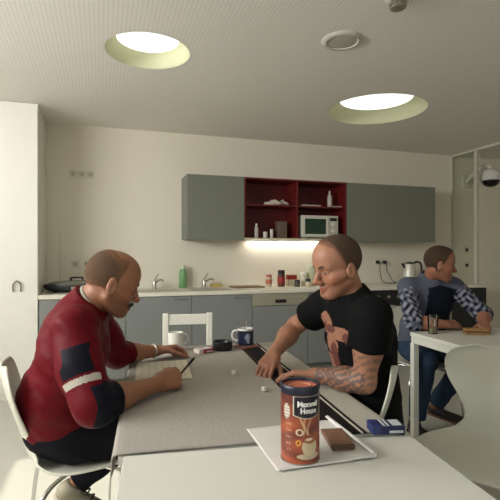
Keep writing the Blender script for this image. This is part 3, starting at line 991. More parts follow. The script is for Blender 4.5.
# white sheet with a rolled edge, under the can
PAP = mat('white_newsprint', rgb(214, 212, 206), .75, var=.05, scale=30)
bm = B()
NX, NY = 40, 24
rows = []
SW, SD = .302, .275
for j in range(NY + 1):
    row = []
    for i in range(NX + 1):
        x = SW * i / NX
        y = SD * (j / NY - .5)
        z = .0012 + .0010 * (1 + math.sin(17 * x + 11 * y)) * (0 if x < .20 else 1)
        if x > .262:                                  # folded over roll at the right edge
            a = (x - .262) / (SW - .262) * PI * 1.35
            r = .0078
            row.append(bm.verts.new((.262 + r * math.sin(a), y, .0012 + r * (1 - math.cos(a)))))
        else:
            row.append(bm.verts.new((x, y, z)))
    rows.append(row)
for a, b in zip(rows, rows[1:]):
    for k in range(NX):
        bm.faces.new((a[k], a[k + 1], b[k + 1], b[k]))
o = obj('newspaper', bm, PAP, None, (.404, 1.157, ZT + .0025), math.radians(-2), smooth=True)
NEWS = o
o.modifiers.new('thickness', 'SOLIDIFY').thickness = .0008
tag(o, 'white sheet of paper with a rolled edge under the coffee can', 'paper')
# brown wafer-like slab
t = thing('brown_wallet', 'flat brown block lying on the white sheet right of the coffee can', 'wallet', (.618, 1.125, ZT + .0065), math.radians(77))
BRN = mat('brown_leather', rgb(122, 88, 66), .6, var=.18, scale=60, bump=.3, bscale=300)
bm = B(); box(bm, -.060, .060, -.030, .030, .0, .004, .001); box(bm, -.062, .062, -.031, .031, .0042, .013, .002); obj('cover', bm, BRN, t)
bm = B(); box(bm, -.0628, -.050, -.0315, .0315, .0048, .0134, .001); obj('clasp_edge', bm, mat('dark_brown', rgb(84, 58, 44), .6), t)

# coffee can
can = thing('coffee_can', 'tall orange-brown coffee can on the white sheet in the foreground', 'coffee can', (CX, CY, ZT + .0035))
CR, CH = .0490, .186
CANM = mat('printed_tin', (0, 0, 0, 1), .28, attr='Col', var=.02)
bm = B()
nu, nv = 220, 190
rings = [[bm.verts.new((CR * math.cos(2 * PI * k / nu), CR * math.sin(2 * PI * k / nu), .004 + (CH - .008) * j / nv)) for k in range(nu)] for j in range(nv + 1)]
for a, b in zip(rings, rings[1:]):
    for k in range(nu):
        bm.faces.new((a[k], a[(k + 1) % nu], b[(k + 1) % nu], b[k]))
cap0 = [bm.verts.new((0, 0, .004))]
for k in range(nu):
    bm.faces.new((rings[0][(k + 1) % nu], rings[0][k], cap0[0]))
o = obj('body', bm, CANM, can, smooth=50)
VA = math.atan2(-CY, -CX)                    # direction from the can to the viewer
def cancol(x, y, z):
    # s: metres along the surface, positive to the right as seen; q: metres up
    s = ((math.atan2(y, x) - VA + PI) % (2 * PI) - PI) * CR
    q = z / CH
    def e(cs, cq, rs, rq):
        return ((s - cs) / rs) ** 2 + ((q - cq) / rq) ** 2 < 1
    base = np.array(rgb(112, 52, 38)[:3])
    amber = np.array(rgb(162, 82, 50)[:3])
    deep = np.array(rgb(84, 40, 32)[:3])
    w = .5 + .5 * math.sin(38 * s + 5 * math.sin(7 * q) + 9 * q)
    c = base * (1 - w) + amber * w
    w2 = max(0, min(1, (q - .55) / .3)); c = c * (1 - .75 * w2) + deep * .75 * w2
    if q > .915:
        c = np.array(rgb(26, 30, 46)[:3])
    # pale cup with saucer on the right, steam above it
    if e(.026, .245, .021, .125) and q > .13:
        c = np.array(rgb(206, 186, 152)[:3])
        if e(.026, .33, .018, .042):
            c = np.array(rgb(160, 104, 62)[:3])
        if e(.023, .345, .010, .018):
            c = np.array(rgb(226, 210, 180)[:3])
    elif e(.024, .12, .032, .04):
        c = np.array(rgb(196, 176, 146)[:3])
    for k in range(3):
        cs = .006 + .009 * k
        if .40 < q < .66 and abs(s - cs - .005 * math.sin(17 * q + 1.5 * k)) < .0022:
            c = c * .45 + np.array(rgb(226, 190, 140)[:3]) * .55
    if e(-.004, .30, .007, .042) and not e(-.004, .30, .0035, .02):
        c = np.array(rgb(222, 160, 64)[:3])
    if e(-.001, .44, .010, .045) and not e(-.001, .44, .006, .028):
        c = np.array(rgb(222, 206, 176)[:3])
    if e(-.036, .70, .010, .10):
        c = np.array(rgb(206, 196, 180)[:3]) * (.6 + .4 * (1 if math.sin(160 * q) > 0 else 0))
    for k in range(5):
        if abs(q - (.20 + .085 * k)) < .012 and -.037 < s < -.022 and math.sin(900 * s + k) > -.2:
            c = c * .5 + np.array(rgb(214, 170, 130)[:3]) * .5
    # dark shield-shaped badge with a pale outline
    def badge(g):
        return -.0155 - g < s < .060 + g and .66 - g * 6 - .035 * math.cos((s - .022) * 45) < q < .905 + g * 5
    if badge(.0016):
        c = np.array(rgb(206, 196, 178)[:3])
    if badge(0):
        c = np.array(rgb(24, 22, 34)[:3])
    return c
ca = o.data.color_attributes.new('Col', 'FLOAT_COLOR', 'POINT')
for v in o.data.vertices:
    c = cancol(*v.co)
    ca.data[v.index].color = (float(c[0]), float(c[1]), float(c[2]), 1)
NAVY = mat('navy_rim', rgb(28, 32, 48), .35)
bm = B(); lathe(bm, [(CR - .0005, CH - .005), (CR + .0022, CH - .004), (CR + .0022, CH + .003), (CR + .0004, CH + .006), (CR - .003, CH + .006), (CR - .004, CH + .001), (CR - .004, CH - .008)], 72); obj('rim', bm, NAVY, can, smooth=50)
bm = B(); lathe(bm, [(CR - .0005, .0042), (CR + .0012, .004), (CR + .0012, 0), (CR - .004, 0), (CR - .006, .003)], 72); obj('base_seam', bm, STEEL, can, smooth=50)
bm = B(); lathe(bm, [(0, CH - .0045), (CR - .012, CH - .0045), (CR - .008, CH - .002), (CR - .0045, CH - .002), (CR - .0045, CH - .010), (0, CH - .010)], 72); LID = obj('lid', bm, mat('terracotta_lid', rgb(176, 96, 72), .35, var=.1, scale=30), can, smooth=50)
bm = B(); tube(bm, [(.03 * math.cos(2 * PI * k / 20), .02 * math.sin(2 * PI * k / 20) + .004, CH - .0035) for k in range(20)], .0016, 6, closed=True, smooth=False); obj('lid_ridge', bm, mat('pale_peach', rgb(206, 150, 120), .4), LID)
def bent_text(body, size, s0, q0, parent, m, name, width=None):
    cu = bpy.data.curves.new('lettering_curve', 'FONT')
    cu.body = body; cu.size = size; cu.extrude = .0; cu.offset = .0009; cu.resolution_u = 3
    tmp = bpy.data.objects.new('lettering_tmp', cu)
    COL.objects.link(tmp)
    dg = bpy.context.evaluated_depsgraph_get()
    me = bpy.data.meshes.new_from_object(tmp.evaluated_get(dg))
    bpy.data.objects.remove(tmp)
    bm = bmesh.new(); bm.from_mesh(me)
    bmesh.ops.triangulate(bm, faces=bm.faces[:])
    x1 = max(v.co.x for v in bm.verts)
    k = (width / x1) if width else 1
    for it in range(2):
        bmesh.ops.subdivide_edges(bm, edges=[e for e in bm.edges if abs(e.verts[0].co.x - e.verts[1].co.x) * k > .003], cuts=1)
        bmesh.ops.triangulate(bm, faces=bm.faces[:])
    for v in bm.verts:
        s = s0 + v.co.x * k
        a = VA + s / CR
        v.co = Vector((math.cos(a) * (CR + .0006), math.sin(a) * (CR + .0006), q0 * CH + v.co.y))
    ext = bmesh.ops.extrude_face_region(bm, geom=bm.faces[:])
    for v in [g for g in ext['geom'] if isinstance(g, bmesh.types.BMVert)]:
        f = (CR + .0001) / math.hypot(v.co.x, v.co.y)
        v.co.x *= f; v.co.y *= f
    o = obj(name, bm, m, parent)
    return o
LETTER = mat('white_lettering', rgb(230, 228, 220), .4)
bent_text('Maxwell', .0180, -.0065, .778, can, LETTER, 'lettering', .056)
bent_text('House', .0180, .001, .690, can, LETTER, 'lettering', .044)

# right table: tumbler and a small block of food
t = thing('glass_tumbler', 'clear glass tumbler with a little drink left on the right table', 'glass', (2.085, 2.505, ZT + .0005))
bm = B(); lathe(bm, [(0, 0), (.026, 0), (.029, .004), (.036, .125), (.0335, .125), (.0265, .010), (0, .009)], 36); obj('glass', bm, GLASST, t, smooth=40)
bm = B(); lathe(bm, [(0, .0095), (.0262, .0105), (.0278, .035), (0, .035)], 30); obj('drink', bm, mat('drink_dregs', rgb(150, 140, 96), .2), t, smooth=40)
t = thing('sandwich', 'small tan and brown sandwich under the hand of the man at the right', 'sandwich', (2.335, 2.395, ZT + .0005), math.radians(-25))
CRUST = mat('bread_crust', rgb(150, 112, 62), .8, var=.25, scale=40, bump=.5)
CRUMB = mat('sandwich_filling', rgb(92, 66, 42), .8, var=.25, scale=60)
bm = B(); box(bm, -.075, .075, -.035, .035, 0, .014, .005, 3); obj('bread', bm, CRUST, t)
bm = B(); box(bm, -.072, .072, -.036, .036, .0142, .022, .003, 2); obj('filling', bm, CRUMB, t)
bm = B(); box(bm, -.074, .074, -.034, .034, .0222, .038, .006, 3); obj('bread', bm, CRUST, t)
# ---------------------------------------------------------------- people
def frame(fwd, up_hint=(0, 0, 1), pitch=0.0, roll=0.0):
    """columns: forward, left, up"""
    f = unit(fwd)
    l = unit(np.cross(A3(up_hint), f))
    u = np.cross(f, l)
    cp, sp = math.cos(pitch), math.sin(pitch)
    f, u = f * cp - u * sp, u * cp + f * sp
    cr_, sr = math.cos(roll), math.sin(roll)
    l, u = l * cr_ + u * sr, u * cr_ - l * sr
    return np.stack([f, l, u], 1)

SKULLC, SKULLR = (-.012, 0, .035), (.100, .077, .092)
def head_sdf(q, smile=0.0, beard=0.0, wide=1.0, open_=.0060):
    """q in head coordinates (forward, left, up), origin at eye height in mid head"""
    q = q.copy()
    q[:, 1] = q[:, 1] / wide
    y = np.abs(q[:, 1])
    s = np.stack([q[:, 0], y, q[:, 2]], 1)
    d = el(s, SKULLC, SKULLR)
    d = smin(d, el(s, (.028, 0, .045), (.062, .064, .065)), .03)              # forehead
    d = smin(d, el(s, (.028, 0, -.052), (.056, .056, .062)), .035)           # lower face
    d = smin(d, rc(s, (-.012, .054, -.055), (.052, .022, -.098), .018, .017), .03)  # jaw line
    d = smin(d, rc(s, (.070, 0, -.099), (.066, .012, -.099), .017, .016), .022)     # chin
    d = smin(d, rc(s, (.052, .046, -.028), (.020, .064, -.022), .020, .014), .022)  # cheekbone
    d = smin(d, rc(s, (.082, .010, .018), (.066, .045, .020), .0095, .009), .016)   # brow
    d = smax(d, -el(s, (.098, .032, -.001), (.022, .019, .013)), .012)        # eye sockets
    lid = np.linalg.norm(s - A3((.0705, .031, -.002)), axis=1) - .0137
    lid = smax(lid, -el(s, (.090, .031, -.003), (.020, .0125, open_)), .0015)
    d = smin(d, lid, .007)
    nose = rc(s, (.083, 0, .012), (.107, 0, -.034), .0075, .0115)
    nose = smin(nose, rc(s, (.107, 0, -.036), (.096, .014, -.041), .010, .0085), .008)
    d = smin(d, nose, .012)
    # mouth
    zc = -.072 + smile * .010 * (y / .026) ** 2
    qm = np.stack([s[:, 0], y, s[:, 2] - zc - .072], 1)
    d = smin(d, rc(qm, (.090, 0, -.066), (.072, .026, -.070), .0065, .003), .008)
    d = smin(d, rc(qm, (.087, 0, -.079), (.071, .024, -.074), .0075, .003), .008)
    d = smax(d, -rc(qm, (.100, 0, -.0722), (.080, .026, -.0715), .0016 + smile * .0022, .0012), .003)
    # cheek fold
    d = smax(d, -rc(s, (.092, .020, -.047), (.078, .036, -.074), .0022, .0012), .008)
    # ears
    ear = el(s, (-.012, .080, -.012), (.019, .008, .033))
    ear = smax(ear, -el(s, (-.006, .090, -.010), (.011, .008, .021)), .006)
    d = smin(d, ear, .008)
    return d

def neck_sdf(P, O, R, base, r0=.054, r1=.062):
    a = A3(O) + R @ A3((-.026, 0, -.035))
    return rc(P, a, base, r0, r1)

def skull_shell(q):
    s = np.stack([q[:, 0], np.abs(q[:, 1]), q[:, 2]], 1)
    d = el(s, SKULLC, SKULLR)
    d = smin(d, el(s, (.028, 0, .045), (.062, .064, .065)), .03)
    return smin(d, rc(s, (-.012, .054, -.055), (.052, .022, -.098), .018, .017), .03)

def hand_prims(W, d, n, side, curl=(.3, .45, .35), spread=.06, thumb=(.55, .75, .35), scale=1.0, grip=None):
    """returns (palm capsules, finger chains). d: wrist to knuckles, n: the way the palm faces, side: 'R' or 'L'"""
    d = unit(d); n = A3(n); n = unit(n - d * (n @ d))
    s = np.cross(d, n) if side == 'R' else np.cross(n, d)       # towards the thumb
    W = A3(W)
    k = scale
    palm, fingers, tips = [], [], []
    offs = (.031, .0105, -.0105, -.030)
    fwd = (.088, .092, .087, .078)
    lens = ((.043, .026, .020), (.048, .030, .021), (.044, .028, .020), (.034, .021, .018))
    rad = (.0096, .0098, .0092, .0082)
    for i in range(4):
        K = W + (d * fwd[i] + s * offs[i] - n * .004) * k
        palm.append((W + (s * offs[i] * .55 + d * .008) * k, K, .0165 * k, .0125 * k))
        cu = curl[i] if isinstance(curl[0], (tuple, list)) else curl
        a = 0.0
        p = K
        chain = []
        for j in range(3):
            a += cu[j]
            sp = s * (spread * (1.5 - i))
            v = unit(d * math.cos(a) + n * math.sin(a) + sp * math.cos(a))
            p2 = p + v * lens[i][j] * k
            chain.append((p, p2, rad[i] * (1 - .10 * j) * k, rad[i] * (1 - .10 * (j + 1)) * k))
            p = p2
        tips.append(p)
        fingers.append(chain)
    T0 = W + (d * .022 + s * .022 + n * .006) * k
    palm.append((T0, W + (d * .055 + s * .034 + n * .010) * k, .0175 * k, .0145 * k))
    v = unit(d * thumb[0] + s * thumb[1] + n * thumb[2])
    p = W + (d * .048 + s * .034 + n * .010) * k
    chain = []
    bend = unit(d * .9 - s * .35 + n * .35)
    for j, L in enumerate((.034, .030, .024)):
        vv = unit(v * (1 - .30 * j) + bend * (.30 * j))
        p2 = p + vv * L * k
        chain.append((p, p2, (.0118 - .0010 * j) * k, (.0112 - .0012 * j) * k))
        p = p2
    tips.append(p)
    fingers.append(chain)
    return palm, fingers, tips

def hand_sdf(P, hand):
    palm, fingers, _ = hand
    d = None
    for c in palm:
        x = rc(P, *c)
        d = x if d is None else smin(d, x, .012)
    for ch in fingers:
        f = None
        for c in ch:
            x = rc(P, *c)
            f = x if f is None else smin(f, x, .004)
        d = smin(d, f, .006)
    return d

def limb(P, pts, rads, k=.02):
    d = None
    for i in range(len(pts) - 1):
        x = rc(P, pts[i], pts[i + 1], rads[i], rads[i + 1])
        d = x if d is None else smin(d, x, k)
    return d

def seg_h(P, a, b):
    a, b = A3(a), A3(b)
    return ((P - a) @ (b - a)) / ((b - a) @ (b - a))

def near(P, c, r):
    return np.linalg.norm(P - A3(c), axis=1) < r

EYEW = mat('eye_white', rgb(120, 104, 92), .5)
EYED = mat('eye_iris', rgb(46, 36, 30), .2)
SHOE_SOLE = mat('shoe_sole', rgb(150, 140, 124), .7)

def add_eyes(root, O, R, brow_m):
    base = A3(root.location)
    for sgn in (1, -1):
        c = A3(O) + R @ A3((.0705, sgn * .031, -.002))
        bm = B()
        bmesh.ops.create_uvsphere(bm, u_segments=20, v_segments=14, radius=.0119, matrix=Matrix.Translation(Vector(c - base)))
        e = obj('eye', bm, EYEW, root, smooth=True)
        bm = B()
        ic = c + R @ A3((.0068, 0, -.002)) - base
        bmesh.ops.create_uvsphere(bm, u_segments=14, v_segments=10, radius=.0066, matrix=Matrix.Translation(Vector(ic)))
        obj('iris', bm, EYED, e, smooth=True)
        pts = [(.0865, sgn * .012, .0185), (.0835, sgn * .024, .0235), (.0745, sgn * .038, .0255), (.0625, sgn * .050, .0195)]
        bm = B()
        tube(bm, [Vector(A3(O) + R @ (A3(p) + A3((.0075, 0, -.001))) - base) for p in pts], lambda q: .0046 - .003 * abs(q - .35), 8)
        obj('eyebrow', bm, brow_m, root, smooth=True)

def sock_shoe(root, name, heel, toe, up, m, sole_m, w=.046, lace_m=None, extra_h=.07, label=None):
    """a low shoe from heel to toe (points at sole level)"""
    heel, toe, up = A3(heel), A3(toe), unit(up)
    d = unit(toe - heel); up = unit(up - d * (up @ d)); s = np.cross(up, d)
    L = np.linalg.norm(toe - heel)
    def f(P):
        q = P - heel
        x, y, z = q @ d, q @ s, q @ up
        Q = np.stack([x, y, z], 1)
        a = rc(Q, (.035, 0, .040), (L - .05, 0, .034), .036, .036)
        a = smin(a, el(Q, (L - .055, 0, .030), (.065, w, .034)), .02)
        a = smin(a, rc(Q, (.04, 0, .05), (.055, 0, .05 + extra_h * .6), .037, .038), .03)
        a = smax(a, z - (.055 + extra_h * .45), .006)
        return smax(a, .014 - z, .004)
    lo = np.minimum(heel, toe) - .13; hi = np.maximum(heel, toe) + .15
    o = sdf_obj(name, f, lo, hi, .0055, m, root)
    def fs(P):
        q = P - heel
        x, y, z = q @ d, q @ s, q @ up
        Q = np.stack([x, y, z * 0], 1)
        a = rc(Q, (.036, 0, 0), (L - .048, 0, 0), .038, .047)
        return smax(smax(a, z - .016, .003), -z, .003)
    sdf_obj('sole', fs, lo, hi, .006, sole_m, o if False else root).parent = root
    if lace_m is not None:
        base = A3(root.location)
        bm = B()
        for k in range(4):
            xk = .085 + .028 * k
            zt = .108 - .012 * k
            p = [heel + d * xk + s * (-.026) + up * (zt - .022), heel + d * (xk + .006) + up * (zt - .002), heel + d * xk + s * .026 + up * (zt - .022)]
            tube(bm, [Vector(v - base) for v in p], .0035, 6)
        obj('laces', bm, lace_m, root, smooth=True)
    return o

def skin_colors(base_rgb, head_O, head_R, stubble, stub_col=(.30, .26, .24), tattoo=None, lips=True):
    base = A3(base_rgb[:3])
    def f(V):
        c = np.tile(base, (len(V), 1))
        q = (V - A3(head_O)) @ head_R
        inh = (np.linalg.norm(q - A3((.02, 0, -.01)), axis=1) < .16)
        x, y, z = q[:, 0], np.abs(q[:, 1]), q[:, 2]
        # stubble over jaw and upper lip
        st = np.clip((-.040 - z + .25 * np.clip(.03 - x, 0, .1)) / .02, 0, 1) * np.clip((x + .03) / .03, 0, 1) * np.clip((z + .135) / .02, 0, 1) * inh
        st *= stubble * (.75 + .25 * np.sin(900 * V[:, 0]) * np.sin(870 * V[:, 2]))
        c = c * (1 - st[:, None]) + A3(stub_col) * base * st[:, None] * 1.6
        if lips:
            lp = inh & (x > .074) & (y < .024) & (np.abs(z + .0725) < .010)
            c[lp] = c[lp] * A3((1.0, .74, .72))
        fl = inh & (x > .02) & (z > -.06) & (z < -.01) & (y > .03)
        c[fl] = c[fl] * A3((1.04, .93, .90))
        nose = inh & (x > .095) & (z < -.02) & (z > -.05)
        c[nose] = c[nose] * A3((1.05, .88, .84))
        if tattoo is not None:
            c = tattoo(V, c)
        return c
    return f

HAIRM = mat('cropped_hair', (0, 0, 0, 1), .8, var=.25, scale=220, bump=.6, bscale=500, attr='Col', spec=.15)
def hair_colors(region, hair_rgb, skin_rgb, O, R, fade=.028, top=1.0):
    def f(V):
        q = (V - A3(O)) @ R
        k = np.clip(-region(q) / fade, 0, 1)
        k = np.clip(k + .25 * (k > .05) * np.sin(V[:, 0] * 800 + 3 * np.sin(V[:, 1] * 500)) * np.sin(V[:, 2] * 760), 0, 1)
        return A3(skin_rgb[:3]) * (1 - k[:, None]) + A3(hair_rgb[:3]) * k[:, None]
    return f

SKIN = mat('skin', (0, 0, 0, 1), .5, var=.08, scale=45, bump=.12, bscale=350, attr='Col')

# ================= person 1: red jacket
def person_one():
    O = A3((.042, 1.845, 1.150))
    R = frame((.985, .12, 0), pitch=math.radians(18))
    root = thing('person', 'person in a dark red jacket writing at the left of the grey table', 'person', (-.13, 1.86, 0))
    RS, RE, RW = A3((-.085, 1.665, 1.005)), A3((-.022, 1.542, .782)), A3((.200, 1.722, .783))
    LS, LE, LW = A3((-.045, 2.05, 1.02)), A3((.07, 2.21, .80)), A3((.262, 2.305, .785))
    NB = A3((-.058, 1.865, 1.066))
    hr = hand_prims(RW, (.86, .45, .06), (-.35, .72, -.55), 'R', curl=((.75, .75, .3), (.85, .9, .4), (1.0, 1.0, .5), (1.1, 1.0, .5)), spread=.02, thumb=(.75, .35, .55))
    hl = hand_prims(LW, (.94, .28, -.05), (.15, -.45, -.9), 'L', curl=((.45, .6, .4), (.55, .7, .4), (.65, .8, .4), (.7, .8, .4)), spread=.03, thumb=(.75, .35, .5))
    hipR, kneeR, ankR = A3((-.09, 1.895, .550)), A3((.26, 1.875, .535)), A3((.06, 1.84, .10))
    hipL, kneeL, ankL = A3((-.09, 2.075, .550)), A3((.23, 2.12, .525)), A3((-.10, 2.13, .275))
    PEL, BEL, CHE = A3((-.145, 1.995, .570)), A3((-.160, 1.955, .71)), A3((-.100, 1.880, .905))
    def body(P):
        q = (P - O) @ R
        d = head_sdf(q, wide=1.02)
        nk = neck_sdf(P, O, R, NB)
        t = el(P, PEL, (.12, .15, .09)); t = smin(t, el(P, BEL, (.11, .14, .13)), .06); t = smin(t, el(P, CHE, (.10, .155, .15)), .06)
        t = smin(t, rc(P, RS * .8 + NB * .2 - A3((0, 0, .01)), LS * .8 + NB * .2 - A3((0, 0, .01)), .045, .045), .05)
        d = smin(d, smin(nk, t, .04), .018)
        d = smin(d, limb(P, [RS, RE], [.045, .038]), .04)
        d = smin(d, limb(P, [RE, RE * .6 + RW * .4, RW], [.041, .041, .0275], .03), .02)
        d = smin(d, limb(P, [LS, LE], [.045, .038]), .04)
        d = smin(d, limb(P, [LE, LE * .6 + LW * .4, LW], [.041, .041, .0275], .03), .02)
        d = smin(d, limb(P, [hipR, kneeR, ankR], [.065, .05, .032]), .04)
        d = smin(d, limb(P, [hipL, kneeL, ankL], [.065, .05, .032]), .04)
        d = smin(d, hand_sdf(P, hr), .012)
        return smin(d, hand_sdf(P, hl), .012)
    sdf_obj('body', body, (-.36, 1.44, .04), (.52, 2.50, 1.36), .0043, SKIN, root,
            colors=skin_colors(rgb(152, 104, 76), O, R, .8))
    def region(q):
        line = np.where(q[:, 0] < -.01, -.052, np.minimum(-.052 + (q[:, 0] + .01) * 3.0, .2))
        d = smax(line - q[:, 2], q[:, 0] - .050, .05)
        return smax(d, (q[:, 2] - .108) - .7 * np.clip(-q[:, 0] - .01, 0, .1), .03)
    def hair(P):
        q = (P - O) @ R
        rg = region(q)
        d = skull_shell(q) - np.clip(.0034 * np.clip(-rg / .02, 0, 1) - .0006, -.001, .0028)
        return smax(d, rg, .002)
    sdf_obj('hair', hair, O - .17, O + .17, .0042, HAIRM, root, colors=hair_colors(region, rgb(88, 70, 55), rgb(146, 100, 74), O, R, .05))
    add_eyes(root, O, R, mat('brown_brow', rgb(70, 54, 44), .8))
    def mous(P):
        q = (P - O) @ R
        s = np.stack([q[:, 0], np.abs(q[:, 1]), q[:, 2]], 1)
        return rc(s, (.096, 0, -.058), (.080, .028, -.070), .0075, .004) + .0012 * np.sin(P[:, 0] * 900) * np.sin(P[:, 2] * 800)
    sdf_obj('moustache', mous, O - .17, O + .17, .0038, mat('dark_moustache', rgb(74, 60, 52), .8, var=.25, scale=250), root)

    # jacket
    JR, JN, JW = mat('dark_red_nylon', rgb(94, 11, 22), .55, spec=.12, var=.10, scale=9, bump=.25, bscale=60), mat('navy_nylon', rgb(18, 20, 30), .6, spec=.12, var=.1, bump=.2, bscale=60), mat('jacket_white', rgb(176, 172, 158), .6)
    Rcuff = RE + (RW - RE) * .30
    Lcuff = LE + (LW - LE) * .34
    def sleeveR(P):
        d = limb(P, [RS, RS * .5 + RE * .5 + A3((-.012, -.004, 0)), RE], [.078, .071, .064], .03)
        f = rc(P, RE, Rcuff, .064, .055)
        f = smax(f, (P - Rcuff) @ unit(RW - RE), .004)
        return smin(d, f, .03) + waves(P, .0042, 52, 1.0)
    def sleeveL(P):
        d = limb(P, [LS, LS * .5 + LE * .5, LE], [.076, .070, .062], .03)
        f = rc(P, LE, Lcuff, .062, .053)
        f = smax(f, (P - Lcuff) @ unit(LW - LE), .004)
        return smin(d, f, .03) + waves(P, .0042, 52, 2.0)
    def torso(P):
        t = el(P, PEL + A3((0, 0, .015)), (.142, .175, .10))
        t = smin(t, el(P, BEL, (.150, .178, .155)), .07)
        t = smin(t, el(P, CHE, (.132, .188, .175)), .07)
        t = smin(t, rc(P, RS * .85 + NB * .15, LS * .85 + NB * .15, .070, .070), .06)
        return t + waves(P, .0045, 30, .4) + waves(P, .002, 70, 3)
    axN = unit(O + R @ A3((-.026, 0, -.035)) - NB)
    def jacket(P):
        t = torso(P)
        t = smin(t, sleeveR(P), .035)
        t = smin(t, sleeveL(P), .035)
        t = smax(t, .535 - P[:, 2] - .10 * (P[:, 0] + .2), .01)                       # hem
        cl = rc(P, NB - A3((.02, 0, .03)), NB + axN * .06, .085, .080)
        t = smin(t, smax(cl, (P - (NB + axN * .035)) @ axN, .008), .03)           # collar
        hole = rc(P, NB - axN * .005 + A3((.006, 0, 0)), NB + axN * .12 + A3((.012, 0, 0)), .058, .066)
        return smax(t, -hole, .006)
    vL = unit(RW - RE)
    def cls(C, N):
        out = np.zeros(len(C), int)
        ds, dt = sleeveR(C), torso(C)
        arm = (ds < dt)
        h = seg_h(C, RS, RE)
        hf = seg_h(C, RE, Rcuff)
        facing = N @ unit((.25, -1, .1))
        up = arm & (h > .30) & (h < .66) & (N @ unit((-.10, -1, .15)) > .76)
        out[up] = 1
        out[arm & (h >= .69) & (h < .775) & (N @ unit((-.05, -1, .15)) > .62)] = 2
        low = arm & (hf > -.42) & (h > .84) & (N @ unit((.65, -.6, .3)) > .10)
        out[low] = 1
        out[arm & (hf > .05) & (h > .8)] = 1
        dl = sleeveL(C) < dt
        out[dl & (seg_h(C, LE, Lcuff) > .15)] = 0
        for p in ((.043, 1.80, .965), (.046, 1.825, .94), (.05, 1.80, .925)):
            out[near(C, p, .012) & ~arm] = 2
        # shoulder piping
        return out
    J = sdf_obj('jacket', jacket, (-.40, 1.44, .44), (.26, 2.36, 1.20), .0038, [JR, JN, JW], root, classify=cls)
    base = A3(root.location)
    # white inner collar edge
    bm = B()
    l_ = unit(np.cross(axN, (1, 0, 0))); f_ = np.cross(l_, axN)
    pts = []
    for k in range(28):
        a = 2 * PI * k / 28
        pts.append(Vector(NB + axN * (.034 - .022 * max(0, math.cos(a))) + A3((.010, 0, 0)) + f_ * .066 * math.cos(a) + l_ * .066 * math.sin(a) - base))
    tube(bm, pts, .0065, 8, smooth=False, closed=True)
    obj('collar_edge', bm, JW, J, smooth=True)
    # trousers
    PT = mat('navy_black_trousers', rgb(15, 16, 22), .75, spec=.12, var=.15, bump=.2, bscale=80)
    def trousers(P):
        t = el(P, PEL, (.150, .178, .112))
        for hp, kn, an, s in ((hipR, kneeR, ankR, 1), (hipL, kneeL, ankL, 2)):
            sh = kn + (an - kn) * 1.0
            L = limb(P, [hp, kn, kn * .5 + an * .5, sh], [.088, .074, .066, .055], .03)
            L = smax(L, (P - sh) @ unit(an - kn), .006)
            t = smin(t, L, .05)
        t = smax(t, .446 - P[:, 2] + 3 * np.clip(P[:, 0] - .10, 0, 1) + 3 * np.clip(.46 - P[:, 2], 0, 0), .012) if False else t
        return smax(t + waves(P, .0035, 42, 1.2), P[:, 2] - .645, .008)
    sdf_obj('trousers', trousers, (-.36, 1.68, .04), (.38, 2.30, .68), .006, PT, root)
    SHM, SLA = mat('grey_beige_trainer', rgb(128, 122, 104), .7, var=.15, scale=40), mat('dark_laces', rgb(52, 54, 58), .7)
    sock_shoe(root, 'shoe', (.015, 1.84, .001), (.285, 1.84, .001), (0, 0, 1), SHM, SHOE_SOLE, lace_m=SLA)
    sock_shoe(root, 'shoe', (-.195, 2.135, .225), (.050, 2.11, .065), (.6, -.1, .8), SHM, SHOE_SOLE, lace_m=SLA)
    # wrist watch
    bm = B()
    wd = unit(LW - LE); wc = LW - wd * .02
    a_ = unit(np.cross(wd, (0, 0, 1))); b_ = np.cross(a_, wd)
    tube(bm, [Vector(wc + a_ * .0315 * math.cos(2 * PI * k / 24) + b_ * .0315 * math.sin(2 * PI * k / 24) - base) for k in range(24)], .005, 8, smooth=False, closed=True)
    W_ = obj('watch', bm, STEEL, root, smooth=True)
    # pen (held, so a thing of its own)
    tipP = (hr[2][0] + hr[2][4]) / 2
    p1 = tipP + A3((.012, .02, -.03)); p1[2] = .748
    ax = unit(tipP + A3((.02, -.004, .02)) - p1)
    p2 = tipP + A3((.075, -.03, .05))
    ax = unit(p2 - p1)
    pl = .135
    pm = (p1 + ax * pl / 2)
    pen = thing('pen', 'brown pen in the writing hand of the man in red', 'pen', tuple(p1))
    bm = B(); tube(bm, [Vector(ax * .012), Vector(ax * .10)], .0045, 12, smooth=False); obj('barrel', bm, mat('pen_brown', rgb(92, 66, 42), .4), pen, smooth=40)
    bm = B(); tube(bm, [Vector(ax * .0), Vector(ax * .0118)], lambda q: .001 + .0032 * q, 12, smooth=False); obj('tip', bm, STEEL, pen, smooth=40)
    bm = B(); tube(bm, [Vector(ax * .1002), Vector(ax * pl)], .0052, 12, smooth=False); obj('cap', bm, BLACK, pen, smooth=40)
    return root
person_one()

